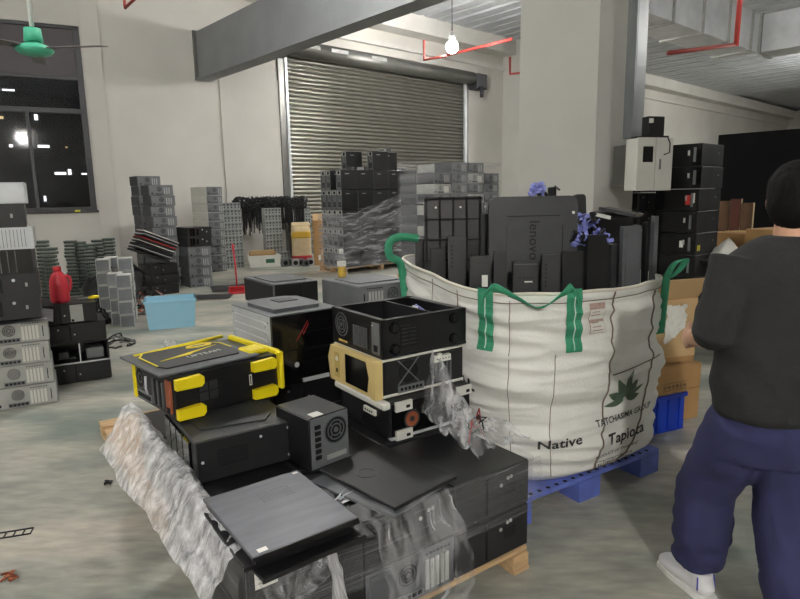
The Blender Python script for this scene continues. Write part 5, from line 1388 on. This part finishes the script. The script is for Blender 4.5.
# ---- wall of grey power supplies
LINK[0] = False
ps = thing('power_supply', None, None)
obj('body', MB(m_psu).bx(-.043, .043, -.07, .07, .001, .149, .002), ps)
fr = Fr((0, -.07, .075), (1, 0, 0), (0, 0, 1)); a = MB(m_deep); a.fb(fr, 0, -.035, .026, .032, .002); obj('socket', a, ps)
a = MB(m_char); a.fdisc(fr, 0, .028, .030, .002, 0, 10); obj('vent', a, ps)
LINK[0] = True
def psu_wall(px, py, nc, nr, lab, g, seed, short=0, z0=0.0):
    p = G(px, py); q = random.Random(seed)
    for i in range(nc):
        for k in range(nr - (short if i == 0 else 0)):
            c = copy_tree(ps); c.location = p + SD * (.045 + i * .089) + ND * (-.07 + q.uniform(-.006, .006)) + V((0, 0, z0 + k * .1495)); c.rotation_euler = (0, 0, RB)
            tag(c, f'grey power supply {lab}, {["first", "second", "third", "fourth", "fifth", "sixth"][i]} from left, {level(k, nr)}', 'power supply', g)
psu_wall(223, 269.5, 6, 10, 'behind the dustpan', 'power supplies behind the dustpan', 41, 1)
psu_wall(267.5, 265.5, 5, 9, 'behind the white box', 'power supplies behind the white box', 42)
psu_wall(301, 259, 4, 9, 'behind the paper sack', 'power supplies behind the paper sack', 43)

# ---- rack hung with cables
r0, r1 = G(240, 264), G(306, 260); dr = (r1 - r0); Lr = dr.length; dr.normalize(); ra = math.atan2(dr.y, dr.x)
t = thing('cable_rack', 'steel rail rack hung with black cables before the back wall', 'rack', r0, ra)
for x in (0.0, Lr / 2, Lr): obj('upright', MB(m_rail).tube([(x, 0, 0), (x, 0, 1.52)], .022, 8), t)
obj('rail', MB(m_rail).tube([(-.1, 0, 1.52), (Lr + .1, 0, 1.52)], .022, 8), t)
q = random.Random(50)
for k in range(17):
    x = .05 + k * (Lr - .1) / 16; h = q.uniform(.55, .95)
    c = thing('cable_bundle', f'bundle of black cables hanging on the rack, {["first", "second", "third", "fourth", "fifth", "sixth", "seventh", "eighth", "ninth", "tenth", "eleventh", "twelfth", "thirteenth", "fourteenth", "fifteenth", "sixteenth", "last"][k]} from the left', 'cables', r0 + dr * x + V((0, 0, 1.52)), ra, 'cable bundles on the rack')
    a = MB(m_cable)
    for j in range(6):
        e = q.uniform(-.07, .07); w_ = q.uniform(.05, .10); r_ = q.uniform(.85, 1.0)
        a.tube([(e - .02, -.05 - w_ * .3, -h * r_), (e, -w_, -h * .5), (e * 1.2, -.055, -.06), (e * 1.2, 0, .04 + .03 * (j % 3)), (e * .8, .055, -.06), (e, w_, -h * .4), (e + .01, .05, -h * .8 * r_)], .011, 5)
    for j in range(5):
        e, w_ = q.uniform(-.05, .05), q.uniform(.07, .13); z_ = q.uniform(-.14, .02)
        a.tube([(e + w_ * math.cos(i * .7), -.07 - .02 * j + .02 * math.sin(i * 2), z_ + w_ * .7 * math.sin(i * .7)) for i in range(10)], .017, 5)
    obj('cables', a, c)
    a = MB(m_deep); a.box((0, -.06, .0), (.10, .05, .05), .01); obj('plug_cluster', a, c); obj('pale_plug', MB(m_lgrey).box((.03, -.10, .01), (.03, .02, .03)), c); obj('end_plug', MB(m_lgrey).box((-.02, -.07, -h + .02), (.03, .02, .05)), c)

# ---- white box, sack, cartons along the wall
p = G(249, 268); rz = .28; L, D, H = .74, .42, .27
t = thing('white_storage_box', 'white plastic box with a green label before the power supplies', 'box', p + Matrix.Rotation(rz, 3, 'Z') @ V((L / 2, D / 2, 0)), rz)
a = MB(m_white); tub(a, L, D, H, .92, .01); obj('tub', a, t)
a = MB(M('green_label', rgb(40, 96, 72), .6)); a.fb(Fr((.12, -D * .485, .15), (1, 0, 0), (0, .08, 1)), 0, 0, .20, .11, .004); lb_ = obj('label', a, t)
a = MB(m_white); a.bx(-L / 2 - .01, L / 2 + .01, -D / 2 - .012, -D / 2 + .004, H - .03, H + .004, .004); obj('rim', a, t)
t2 = thing('flat_carton', 'torn brown cardboard lying in the white box', 'cardboard', t.location + V((0, 0, H - .02)), rz)
obj('sheet', MB(m_card).box((-.04, .0, .05), (.60, .30, .10), .01), t2); obj('flap', MB(m_cardin).box((-.05, -.17, .10), (.55, .02, .10), 0, Matrix.Rotation(.4, 3, 'X')), t2)
p = G(291.5, 264); rz = .25
t = thing('paper_sack', 'tan paper sack with a yellow top and red bottom standing by the wall', 'sack', p + V((.24, .12, 0)), rz)
def sack(z0, z1, m, nmx, s=1.0):
    a = MB(m); vs = []; n = 24
    for j in range(5):
        z = z0 + (z1 - z0) * j / 4
        for i in range(n):
            th = 2 * PI * i / n; q_ = (abs(math.cos(th)) ** 4 + abs(math.sin(th)) ** 4) ** -.25; b = (1 + .05 * NZ(th * 1.5, z * 6, 3)) * s * (1 - .12 * max(0, z - .6))
            vs.append((.23 * q_ * math.cos(th) * b, .16 * q_ * math.sin(th) * b, z))
    fs = [(j * n + i, j * n + (i + 1) % n, (j + 1) * n + (i + 1) % n, (j + 1) * n + i) for j in range(4) for i in range(n)] + [tuple(range(4 * n, 5 * n)), tuple(range(n - 1, -1, -1))]
    a.add(vs, fs, True); return obj(nmx, a, t)
sack(0, .90, m_paper, 'sack_body'); sack(.02, .20, m_sackred, 'red_print', 1.015); sack(.62, .78, m_sackyel, 'yellow_print', 1.015)
a = MB(m_paper); a.box((0, -.02, .93), (.44, .22, .07), .02, Matrix.Rotation(.35, 3, 'X')); obj('folded_top', a, t)
p = G(313.5, 265.5)
t = thing('tall_carton', 'tall narrow brown carton leaning by the wrapped pile', 'cardboard box', p + V((.17, .17, 0)), .1)
obj('carton_body', MB(m_card).bx(-.17, .17, -.15, .15, 0, 1.05, .004), t); obj('flap', MB(m_cardin).box((0, -.10, 1.12), (.33, .01, .18), 0, Matrix.Rotation(-.5, 3, 'X')), t)
obj('sticker', MB(m_label).bx(-.06, .0, -.152, -.150, .12, .24), t)
q = random.Random(61)
for k in range(6):
    p = G(285 + k * 5.2, 266.5 - (k % 2)); t = thing('small_scrap_unit', f'small grey scrap unit on the floor by the sack, {["first", "second", "third", "fourth", "fifth", "last"][k]} from the left', 'scrap', p, q.uniform(0, 1), 'scrap units by the sack')
    s = q.uniform(.07, .10); obj('body', MB((m_grey, m_char, m_lgrey)[k % 3]).box((0, 0, s), (s * 1.8, s * 1.6, s * 2 - .004), .01), t); obj('fan', MB(m_deep).fdisc(Fr((0, -s * .8, s), (1, 0, 0), (0, 0, 1)), 0, 0, s * .6, .004, 0, 12), t)
psu_wall(281, 264.5, 3, 2, 'in the low pile by the white box', 'power supplies in the low pile by the white box', 44)

# ---- film-wrapped pile in front of the shutter
pn = G(345, 274)
pallet('wooden_pallet', 'wooden pallet under the film-wrapped tower pile before the shutter', pn - SD * .02 + V((0, 0, 0)), RB, 2.1, .9, .12, m_wood, 6)
LD = V((-SD.y, SD.x, 0))
tl, td, tH = .42, .18, .40
gname = 'black towers in the wrapped pile before the shutter'
hts = {0: [5, 4, 5, 5], 1: [5, 5, 6, 5], 2: [6, 5, 5, 5], 3: [5, 6, 5, 5], 4: [5, 5, 5, 4]}
for i in range(5):
    for j in range(4):
        for k in range(hts[i][j]):
            if 0 < i < 4 and 0 < j and k < 3: continue
            c = pn + SD * (.02 + tl / 2 + i * (tl + .004)) + LD * (.04 + td / 2 + j * (td + .004)) + V((0, 0, .121 + k * (tH + .001)))
            c = c + SD * q.uniform(-.002, .002)
            place('tower', c, RB + (q.uniform(-.05, .05) if k >= 4 else 0), f'black tower in the shutter pile, {["front", "second", "third", "back"][j]} row, {["first", "second", "third", "fourth", "fifth"][i]} from left, {ORD[k]}', group=gname)
for i in range(1, 4):   # solid core that carries the hidden middle
    c = pn + SD * (.02 + tl / 2 + i * (tl + .004)) + LD * (.04 + td * 2.5 + .012)
    t = thing('packed_carton', f'packed carton hidden in the core of the wrapped pile, {["left", "middle", "right"][i - 1]}', 'cardboard box', c + V((0, 0, .121)), RB); obj('carton_body', MB(m_card).bx(-.2, .2, -.26, .26, 0, 1.20, .01), t)
# loose boards and drives on the pile's top
for k in range(9):
    c = pn + SD * q.uniform(.15, 1.9) + LD * q.uniform(.1, .3) + V((0, 0, .121 + 5 * (tH + .001) + .001))
    i_ = int(((c - pn).dot(SD) - .02) / (tl + .004)); j_ = int(((c - pn).dot(LD) - .04) / (td + .004))
    c.z = .121 + hts[min(4, max(0, i_))][min(3, max(0, j_))] * (tH + .001) + .001
    t = thing('loose_drive', f'loose metal drive lying on the wrapped pile before the shutter, item {["one", "two", "three", "four", "five", "six", "seven", "eight", "nine"][k]}', 'drive', c, q.uniform(0, 3), 'loose drives on the wrapped pile')
    obj('body', MB((m_grey, m_lgrey, m_char)[k % 3]).box((0, 0, .035), (.15, .10, .066), .005), t); obj('connector', MB(m_deep).box((0, -.052, .03), (.08, .006, .02)), t)
def wrapA(u, v):
    # around left side then front, lower part of the pile
    per = u * 3.05; z = .10 + v * (1.15 + .55 * max(0, per - 1.2) / 1.85) 
    n1 = .02 * NZ(per * 4, v * 9, 3) + .012 * NZ(per * 11, v * 20, 8)
    if per < .86: return pn + LD * (.84 - per) - SD * (.03 + abs(n1)) + V((0, 0, z + .03 * NZ(per * 3, 5)))
    return pn + SD * (per - .88) - ND * 0 + ND * (.03 + abs(n1) - 0.0) + V((0, 0, z + .04 * NZ(per * 3, 5))) + LD * .02
t = tag(sheet('pile_wrap', wrapA, 90, 40, m_farfilm2), 'clear film wound around the lower half of the tower pile before the shutter', 'plastic film')
# second, clear-wrapped pile of metal cases right of it
pm = G(452, 283); 
pm = V((.62, 10.6, 0)); gg = 'cases in the clear-wrapped pile behind the bag'
pallet('wooden_pallet', 'wooden pallet under the clear-wrapped case pile behind the bag', pm, RB, 1.85, 1.0, .12, m_wood, 6)
for i in range(4):
    for j in range(2):
        nn = 10 + (1 if i in (1, 2) else 0)
        for k in range(nn):
            L, D, H = dims('charcoal_rear'); key = ['grey_rear', 'charcoal_rear', 'silver_lid'][0 if (i * 3 + k * 2 + j) % 4 == 0 else 1]
            Hs = .1855
            c = pm + SD * (.03 + L / 2 + i * .455) + LD * (.03 + D / 2 + j * .44) + V((0, 0, .121 + k * Hs))
            place(key, c, RB, f'{"pale grey" if key == "grey_rear" else "charcoal"} case in the clear-wrapped pile, {"front" if j == 0 else "back"} row, {["first", "second", "third", "fourth"][i]} column, {ORD[min(k, 12)]}', group=gg)
def wrapB(u, v):
    per = u * 2.75; z = .12 + v * 2.06; n1 = .015 * NZ(per * 4, v * 9, 13)
    if per < .9: return pm + LD * (.9 - per) - SD * (.02 + abs(n1)) + V((0, 0, z))
    return pm + SD * (per - .92) + ND * (.02 + abs(n1)) + V((0, 0, z + .02 * NZ(per * 3, 5)))
tag(sheet('pile_wrap', wrapB, 70, 40, m_farfilm), 'clear film wound around the metal case pile behind the bag', 'plastic film')

# ============================================================ RIGHT BACKGROUND
# electric box on the pillar
eb = AT(646, 190, 5.75)
t = thing('electric_box', 'grey metal electric box with a small window on the pillar', 'electric box', (eb.x, eb.y, 1.60), RB - .45); t.scale = (.9, .9, .94)
obj('cabinet', MB(m_ebox).bx(-.20, .20, -.10, .10, 0, .50, .006), t)
d_ = obj('door', MB(m_ebox).bx(-.215, .0, -.115, -.10, -.004, .504, .004), t); obj('door', MB(m_ebox).bx(.004, .215, -.115, -.10, -.004, .504, .004), t)
obj('window', MB(m_blackg).bx(-.15, -.03, -.118, -.114, .27, .42), d_)
obj('latch', MB(m_rail).bx(.05, .07, -.125, -.114, .20, .30, .003), t); obj('wire', MB(m_cable).tube([(.1, -.12, .34), (.15, -.14, .36), (.16, -.13, .45), (.14, -.11, .51)], .006, 6), t)
obj('bracket', MB(m_rail).bx(-.2, .2, .10, .30, .05, .45), t)
t2 = thing('router', 'small black router box standing on the grey electric box', 'router', (eb.x + .01, eb.y, 2.078), RB - .45)
obj('base', MB(m_black).bx(-.14, .14, -.09, .09, 0, .015, .003), t2); obj('housing', MB(m_blackm).bx(-.06, .12, -.05, .05, .015, .19, .008), t2); obj('display', MB(m_label).bx(-.055, -.01, -.053, -.049, .13, .17), t2)
# tall stack of black servers
p = G(703, 262); p = V((AT(703, 150, 6.25).x, 6.25, 0)); q = random.Random(71)
for k in range(9):
    L, D, H = dims('server'); c = p + SD * (L / 2) + LD * (D / 2) + V((q.uniform(-.008, .008), q.uniform(-.008, .008), k * .2295))
    o = place('server', c, RB, f'black rack server, {level(k, 9)} in the tall stack beside the pillar', 'server', 'black servers stacked beside the pillar', 'rack_server')
    fr = frames(L, D, H)['left']
    if k == 6: obj('red_sticker', MB(m_ledred).fb(fr, .12, 0, .05, .10, .002, .011), o); obj('white_sticker', MB(m_label).fb(fr, .17, .02, .04, .10, .002, .011), o)
    if k == 4: obj('yellow_sticker', MB(m_yelsticker).fb(frames(L, D, H)['front'], -L / 2 + .06, -.04, .07, .06, .002, .001), o); obj('white_sticker', MB(m_label).fb(fr, .08, 0, .04, .07, .002, .011), o)
stack(['black_side'] * 10, V((pe.x, pe.y, 0)) + SD * .83 + ND * .05, RB, [f'black case, {level(k, 10)} in the column between the pillar and the servers' for k in range(10)], 0, 'black cases left of the servers', .01, (-1, -1), 77)
# black partition, boards and cartons before it
pA = AT(718, 135, 8.6)
t = thing('black_partition', 'large black partition screen behind the person at the right', 'partition', (pA.x, pA.y, 0), RB - PI / 2)
for k in range(5):
    a = MB(m_curt); a.bx(k * 1.2 + .005, (k + 1) * 1.2 - .005, 0, .06, .02, pA.z, .006); obj('panel', a, t)
a = MB(m_deep); a.bx(0, 6.0, -.02, .08, 0, .05); obj('bottom_rail', a, t)
for k, (x0, x1, y0, lb, m) in enumerate(((721, 730, 201, 'dark brown board leaning on the black partition, nearest the servers', m_brown), (732, 741, 199, 'reddish brown board leaning in the middle before the black partition', M('redwood', rgb(88, 48, 36), .8)), (743, 753, 203, 'brown board at right of the boards before the black partition', m_brown))):
    a0, a1 = AT(x0, y0, 7.9 - .12 * k), AT(x1, y0, 7.9 - .12 * k)
    t = thing('leaning_board', lb, 'board', ((a0.x + a1.x) / 2, a0.y, 0), RB - PI / 2 + .5, 'boards before the partition')
    w_ = a1.x - a0.x; obj('board', MB(m).bx(-w_ / 2, w_ / 2, 0, .04, 0, a0.z, .004), t); obj('edge_strip', MB(m_paper).bx(w_ / 2, w_ / 2 + .015, 0, .04, 0, a0.z), t)
c = AT(742, 236, 7.0); t = thing('cardboard_box', 'low brown carton before the leaning boards behind the person', 'cardboard box', (c.x, c.y, 0), .5, 'cartons behind the person')
obj('carton_body', MB(m_card).bx(-.28, .28, -.2, .2, 0, c.z + .05, .005), t); obj('tape', MB(m_amber).bx(-.03, .03, -.202, .2, .2, c.z + .052), t)
c = AT(772, 230, 6.0); t = thing('cardboard_box', 'dim brown carton close behind the person shoulder', 'cardboard box', (c.x + .2, c.y + .2, 0), .5, 'cartons behind the person')
obj('carton_body', MB(m_card).bx(-.25, .25, -.2, .2, 0, c.z, .005), t); obj('flap', MB(m_cardin).bx(-.25, .25, -.2, 0, c.z, c.z + .006), t)
c = AT(728, 243, 6.4)
def wb(u, v):
    th = u * 2 * PI; ph = v * PI * .52; r = .16 * (1 + .25 * NZ(math.cos(th) * 2, math.sin(th) * 2, v * 3)); return V((c.x + r * math.sin(ph) * math.cos(th), c.y + r * math.sin(ph) * math.sin(th), c.z + .05 - .22 * v + .02 * NZ(th, v * 5)))
tag(sheet('plastic_bag', wb, 24, 12, m_label), 'crumpled white plastic bag beside the server stack', 'plastic bag')
tb = thing('low_table', 'low dark table carrying the crumpled white bag beside the servers', 'table', (c.x, c.y, 0), RB)
obj('table_top', MB(m_black).bx(-.3, .3, -.22, .22, c.z - .20, c.z - .17, .004), tb)
for x in (-.26, .26):
    for y in (-.18, .18): obj('leg', MB(m_black).bx(x - .02, x + .02, y - .02, y + .02, 0, c.z - .20), tb)

# crumpled black sacks and flat black sheets around the left piles
def sack_lump(label, px, py, r, h, seed):
    c = G(px, py); a = MB(m_black); n, m = 28, 12; vs = []; fs = []
    for j in range(m + 1):
        ph = PI * .5 * j / m
        for i in range(n):
            th = 2 * PI * i / n; k = 1 + .28 * NZ(math.cos(th) * 2 + seed, math.sin(th) * 2, j * .3) + .10 * NZ(math.cos(th) * 7, math.sin(th) * 7 + seed, j * .9)
            vs.append((r * k * math.cos(ph) ** .6 * math.cos(th), r * k * math.cos(ph) ** .6 * math.sin(th), h * math.sin(ph) * (1 + .12 * NZ(th * 2, j, seed))))
    for j in range(m):
        for i in range(n): fs.append((j * n + i, j * n + (i + 1) % n, (j + 1) * n + (i + 1) % n, (j + 1) * n + i))
    a.add(vs, fs, True); o = obj('black_sack', a); o.location = c; return tag(o, label, 'sack', 'black sacks by the drive trays')
sack_lump('crumpled black sack between the drive trays and the slanted laptops', 124, 298, .34, .62, 2.0)
sack_lump('low crumpled black sack behind the red bottle stack', 104, 306, .30, .46, 5.0)
for k, (x0, x1, y0, y1, rz, lb) in enumerate(((206, 246, 284, 292, .35, 'flat black sheet on the floor left of the red dustpan'), (186, 226, 294, 300, .1, 'dark flat sheet on the floor behind the blue bin'))):
    p, q_ = G(x0, y1), G(x1, y1); L = (q_ - p).length; D = abs(G(x0, y0).y - p.y) * .8
    t = thing('floor_sheet', lb, 'plastic sheet', (p + q_) / 2 + V((0, D / 2, 0)), rz, 'black sheets on the floor')
    sheet('sheet', lambda u, v: V(((u - .5) * L, (v - .5) * D, .012 + .018 * max(0, NZ(u * 3 + k, v * 3, 4)))), 18, 14, m_blackm, t)

# ============================================================ PERSON (seen from behind, walking away)
m_skin = M('skin', rgb(206, 158, 128), 0.55, var=.04, scale=20)
m_hair = M('black_hair', rgb(9, 8, 8), 0.75, var=.3, scale=60, bump=.35, bscale=120, stretch=(1, 1, .3), spec=.2)
m_shirt = M('black_sweater', rgb(34, 34, 35), 0.9, var=.12, scale=30, bump=.25, bscale=60)
m_trs = M('navy_trousers', rgb(39, 41, 80), 0.85, var=.12, scale=12, bump=.15, bscale=40)
m_shoe = M('white_shoe', rgb(214, 214, 216), 0.5)
m_shoeb = M('blue_shoe_mesh', rgb(60, 74, 170), 0.6)
def remesh(mb, voxel, smooth=4, mat=None):
    me = mb.mesh('tmp'); o = bpy.data.objects.new('tmp', me); COL.objects.link(o)
    r = o.modifiers.new('r', 'REMESH'); r.mode = 'VOXEL'; r.voxel_size = voxel; r.use_smooth_shade = True
    s = o.modifiers.new('s', 'SMOOTH'); s.factor = .5; s.iterations = smooth
    dg = bpy.context.evaluated_depsgraph_get(); n = bpy.data.meshes.new_from_object(o.evaluated_get(dg))
    bpy.data.objects.remove(o); n.materials.clear(); n.materials.append(mat); n.polygons.foreach_set('use_smooth', [True] * len(n.polygons)); return n
PX, PY = 1.27, 1.95
per = thing('person', 'person in black sweater and navy trousers walking away beside the big bag', 'person', (PX, PY, 0), 0.0)
def v3(*a): return V(a)
RS = math.radians
# joints (local)
LS, LE, LW = v3(-.165, 0, 1.375), v3(-.238, -.02, 1.125), v3(-.19, .21, 1.06)
RS_, RE, RW = v3(.175, 0, 1.375), v3(.27, -.05, 1.10), v3(.285, .05, .86)
LH, LK, LA = v3(-.09, .0, .83), v3(-.11, .19, .47), v3(-.095, .24, .10)
RH, RK, RA = v3(.085, .0, .83), v3(.06, -.02, .45), v3(.05, -.18, .11)
HR = Matrix.Rotation(-.55, 3, 'Z'); HD = V((.005, .0, -.022))
def turn_head(vs, k=0):
    for i in range(k, len(vs)):
        p = V(vs[i])
        if p.z > 1.40:
            f_ = min(1, (p.z - 1.40) / .1); vs[i] = tuple(p.lerp(HR @ p + HD, f_))
    return vs
b = MB(m_skin)
HS = len(b.v)
b.ell((.005, .02, 1.585), (.074, .092, .112), 20, 14); b.ell((.005, .055, 1.525), (.055, .06, .06), 14, 10)
b.tube([(0, -.015, 1.38), (0, -.005, 1.46), (.003, .01, 1.54)], [.066, .056, .055], 14)
b.ell((.005, .118, 1.575), (.012, .02, .018), 8, 6)
for s in (-1, 1): b.ell((.005 + s * .077, .015, 1.575), (.010, .022, .032), 8, 8)
turn_head(b.v, HS)
b.tube([(0, 0, .80), (0, 0, 1.0), (0, 0, 1.25), (0, 0, 1.38), (0, -.01, 1.43)], [(.09, .14), (.09, .13), (.10, .16), (.085, .15), (.055, .07)], 16)
for s, (S_, E_, W_) in ((-1, (LS, LE, LW)), (1, (RS_, RE, RW))):
    b.tube([S_, (S_ + E_) / 2, E_, E_ + (W_ - E_) * .4, W_], [.05, .046, .041, .040, .027], 12)
    d = (W_ - E_).normalized(); pm_ = W_ + d * .05
    inw = v3(-s, 0, 0); sidev = d.cross(inw).normalized()
    b.tube([W_, W_ + d * .03, W_ + d * .09], [(.026, .026), (.020, .036), (.017, .040)], 12)
    curl = inw * .35
    for k, ln in enumerate((.066, .076, .072, .058)):
        base = W_ + d * .085 + sidev * (-.030 + .020 * k)
        b.tube([base, base + d * ln * .45 + inw * .008, base + d * ln * .8 + inw * .028, base + d * ln * .92 + inw * .046], [.0092, .0088, .008, .0065], 8)
    tb_ = W_ + d * .03 - sidev * .030
    b.tube([tb_, tb_ + d * .03 - sidev * .022 + inw * .008, tb_ + d * .062 - sidev * .026 + inw * .02], [.011, .010, .008], 8)
for H_, K_, A_ in ((LH, LK, LA), (RH, RK, RA)): b.tube([H_, K_, K_ + (A_ - K_) * .35, A_], [.075, .052, .054, .036], 12)
obj('body', remesh(b, .0065, 3, m_skin), per)
# eyes, brows and mouth on the far side
for s in (-1, 1):
    a = MB(m_whitep).ell((.005 + s * .03, .103, 1.588), (.013, .008, .008), 10, 8).use(m_cable).ell((.005 + s * .03, .110, 1.588), (.005, .003, .005), 8, 6); turn_head(a.v); obj('eye', a, per)
    a = MB(m_hair).tube([(.005 + s * .015, .112, 1.607), (.005 + s * .032, .110, 1.611), (.005 + s * .048, .098, 1.606)], .0035, 6); turn_head(a.v); obj('eyebrow', a, per)
a = MB(M('lips', rgb(170, 104, 92), .5)).tube([(-.02, .112, 1.530), (.005, .118, 1.528), (.03, .112, 1.530)], .005, 6); turn_head(a.v); obj('mouth', a, per)
# hair
h = MB(m_hair); h.ell((.005, .005, 1.612), (.088, .104, .098), 22, 14); h.ell((.005, -.02, 1.570), (.084, .076, .088), 18, 12); h.ell((.005, -.045, 1.532), (.052, .032, .040), 14, 10)
turn_head(h.v); me = remesh(h, .008, 3, m_hair)
for v in me.vertices:
    n = NZ(v.co.x * 60, v.co.y * 60, v.co.z * 25); k = .004 * n
    v.co += V((v.co.x - .005, v.co.y, v.co.z - 1.58)).normalized() * k
obj('hair', me, per)
# sweater
s_ = MB(m_shirt)
s_.tube([(0, 0, .835), (0, 0, .86), (0, 0, .95), (0, 0, 1.08), (0, 0, 1.22), (0, 0, 1.32), (0, -.005, 1.385), (0, -.008, 1.425), (0, -.008, 1.448)], [(.14, .195), (.155, .210), (.158, .214), (.152, .212), (.148, .212), (.140, .208), (.122, .19), (.092, .135), (.070, .082)], 28)
for S_, E_, W_ in ((LS, LE, LW), (RS_, RE, RW)):
    e2 = E_ + (W_ - E_) * .16
    s_.tube([S_ + v3(0, 0, .0), (S_ * .62 + E_ * .38), (S_ * .3 + E_ * .7), E_, e2], [.084, .080, .072, .066, .054], 16)
me = remesh(s_, .010, 5, m_shirt)
for v in me.vertices:
    c = v.co; f1 = NZ(c.x * 5 + c.z * 3, c.z * 6 - c.x * 6, 2.0); f2 = NZ(c.x * 10, c.y * 10, c.z * 16)
    ax = abs(c.x) > .235 and c.z < 1.3
    k = .010 * f1 + (.012 if ax else .004) * f2 + (.010 * math.sin((c.z + c.x * .9) * 42) * max(0, 1 - abs(c.z - .98) / .16) * .5)
    n = V((c.x, c.y, 0)); v.co += (n.normalized() if n.length > .01 else n) * k
obj('sweater', me, per)
# trousers
t_ = MB(m_trs)
t_.tube([(0, 0, .68), (0, .0, .78), (0, 0, .90), (0, 0, .94)], [(.12, .15), (.142, .185), (.14, .19), (.135, .185)], 24)
for H_, K_, A_ in ((LH, LK, LA), (RH, RK, RA)):
    t_.tube([H_, (H_ + K_) / 2, K_, (K_ + A_) / 2, A_ + (K_ - A_) * .10], [.118, .110, .102, .104, .094], 20)
me = remesh(t_, .010, 5, m_trs)
for v in me.vertices:
    c = v.co; f1 = NZ(c.x * 7, c.y * 7, c.z * 5 + c.x * 5); f2 = NZ(c.x * 12, c.y * 12, c.z * 20); low = max(0, 1 - c.z / .45)
    ctr = V((-.10 if c.x < -.02 else .06, .1, c.z)) if c.z < .66 else V((0, 0, c.z)); n = V((c.x - ctr.x, c.y - ctr.y, 0))
    v.co += (n.normalized() if n.length > .01 else n) * (.012 * f1 + .006 * f2 + .010 * low * math.sin(c.z * 70 + c.x * 20))
tr_ = obj('trousers', me, per)
obj('pocket_label', MB(m_label).box((.06, -.172, .80), (.05, .012, .032), .001, Matrix.Rotation(-.12, 3, 'Y')), tr_)
# shoes
for nm_, A_, pit, yaw in (('left', LA, .0, .25), ('right', RA, -.55, -.1)):
    sh_ = MB(m_shoe); R_ = Matrix.Rotation(yaw, 3, 'Z') @ Matrix.Rotation(pit, 3, 'X'); q = A_ - v3(0, 0, .10)
    if pit: q = A_ - v3(0, .0, .115)
    P = [(0, -.075, .035), (0, -.05, .05), (0, .02, .052), (0, .10, .042), (0, .175, .032), (0, .20, .028)]
    sh_.tube([q + R_ @ V(p) for p in P], [(.025, .02), (.042, .044), (.044, .046), (.050, .040), (.042, .028), (.02, .014)], 16)
    sh_.tube([q + R_ @ V((0, -.03, .05)), q + R_ @ V((0, -.025, .105))], [.045, .042], 14)
    so = obj('shoe', remesh(sh_, .007, 3, m_shoe), per)
    a = MB(m_whitep); fr = Fr(q, R_ @ V((1, 0, 0)), R_ @ V((0, 1, 0)))
    a.prism(fr, [(-.03, -.085), (.03, -.085), (.045, -.04), (.045, .0), (.052, .10), (.044, .18), (.0, .21), (-.044, .18), (-.052, .10), (-.045, .0), (-.045, -.04)], .0, .02); obj('sole', a, so)
    a = MB(m_shoeb)
    for k in range(5):
        x = -.022 + k * .011; a.tube([q + R_ @ V((x * 1.9, -.055 - abs(x) * -.2 - .014 * (1 - abs(x) * 30), .045)), q + R_ @ V((x * 1.7, -.062 + abs(x) * .6, .095))], .003, 5)
    obj('heel_stripe', a, so)
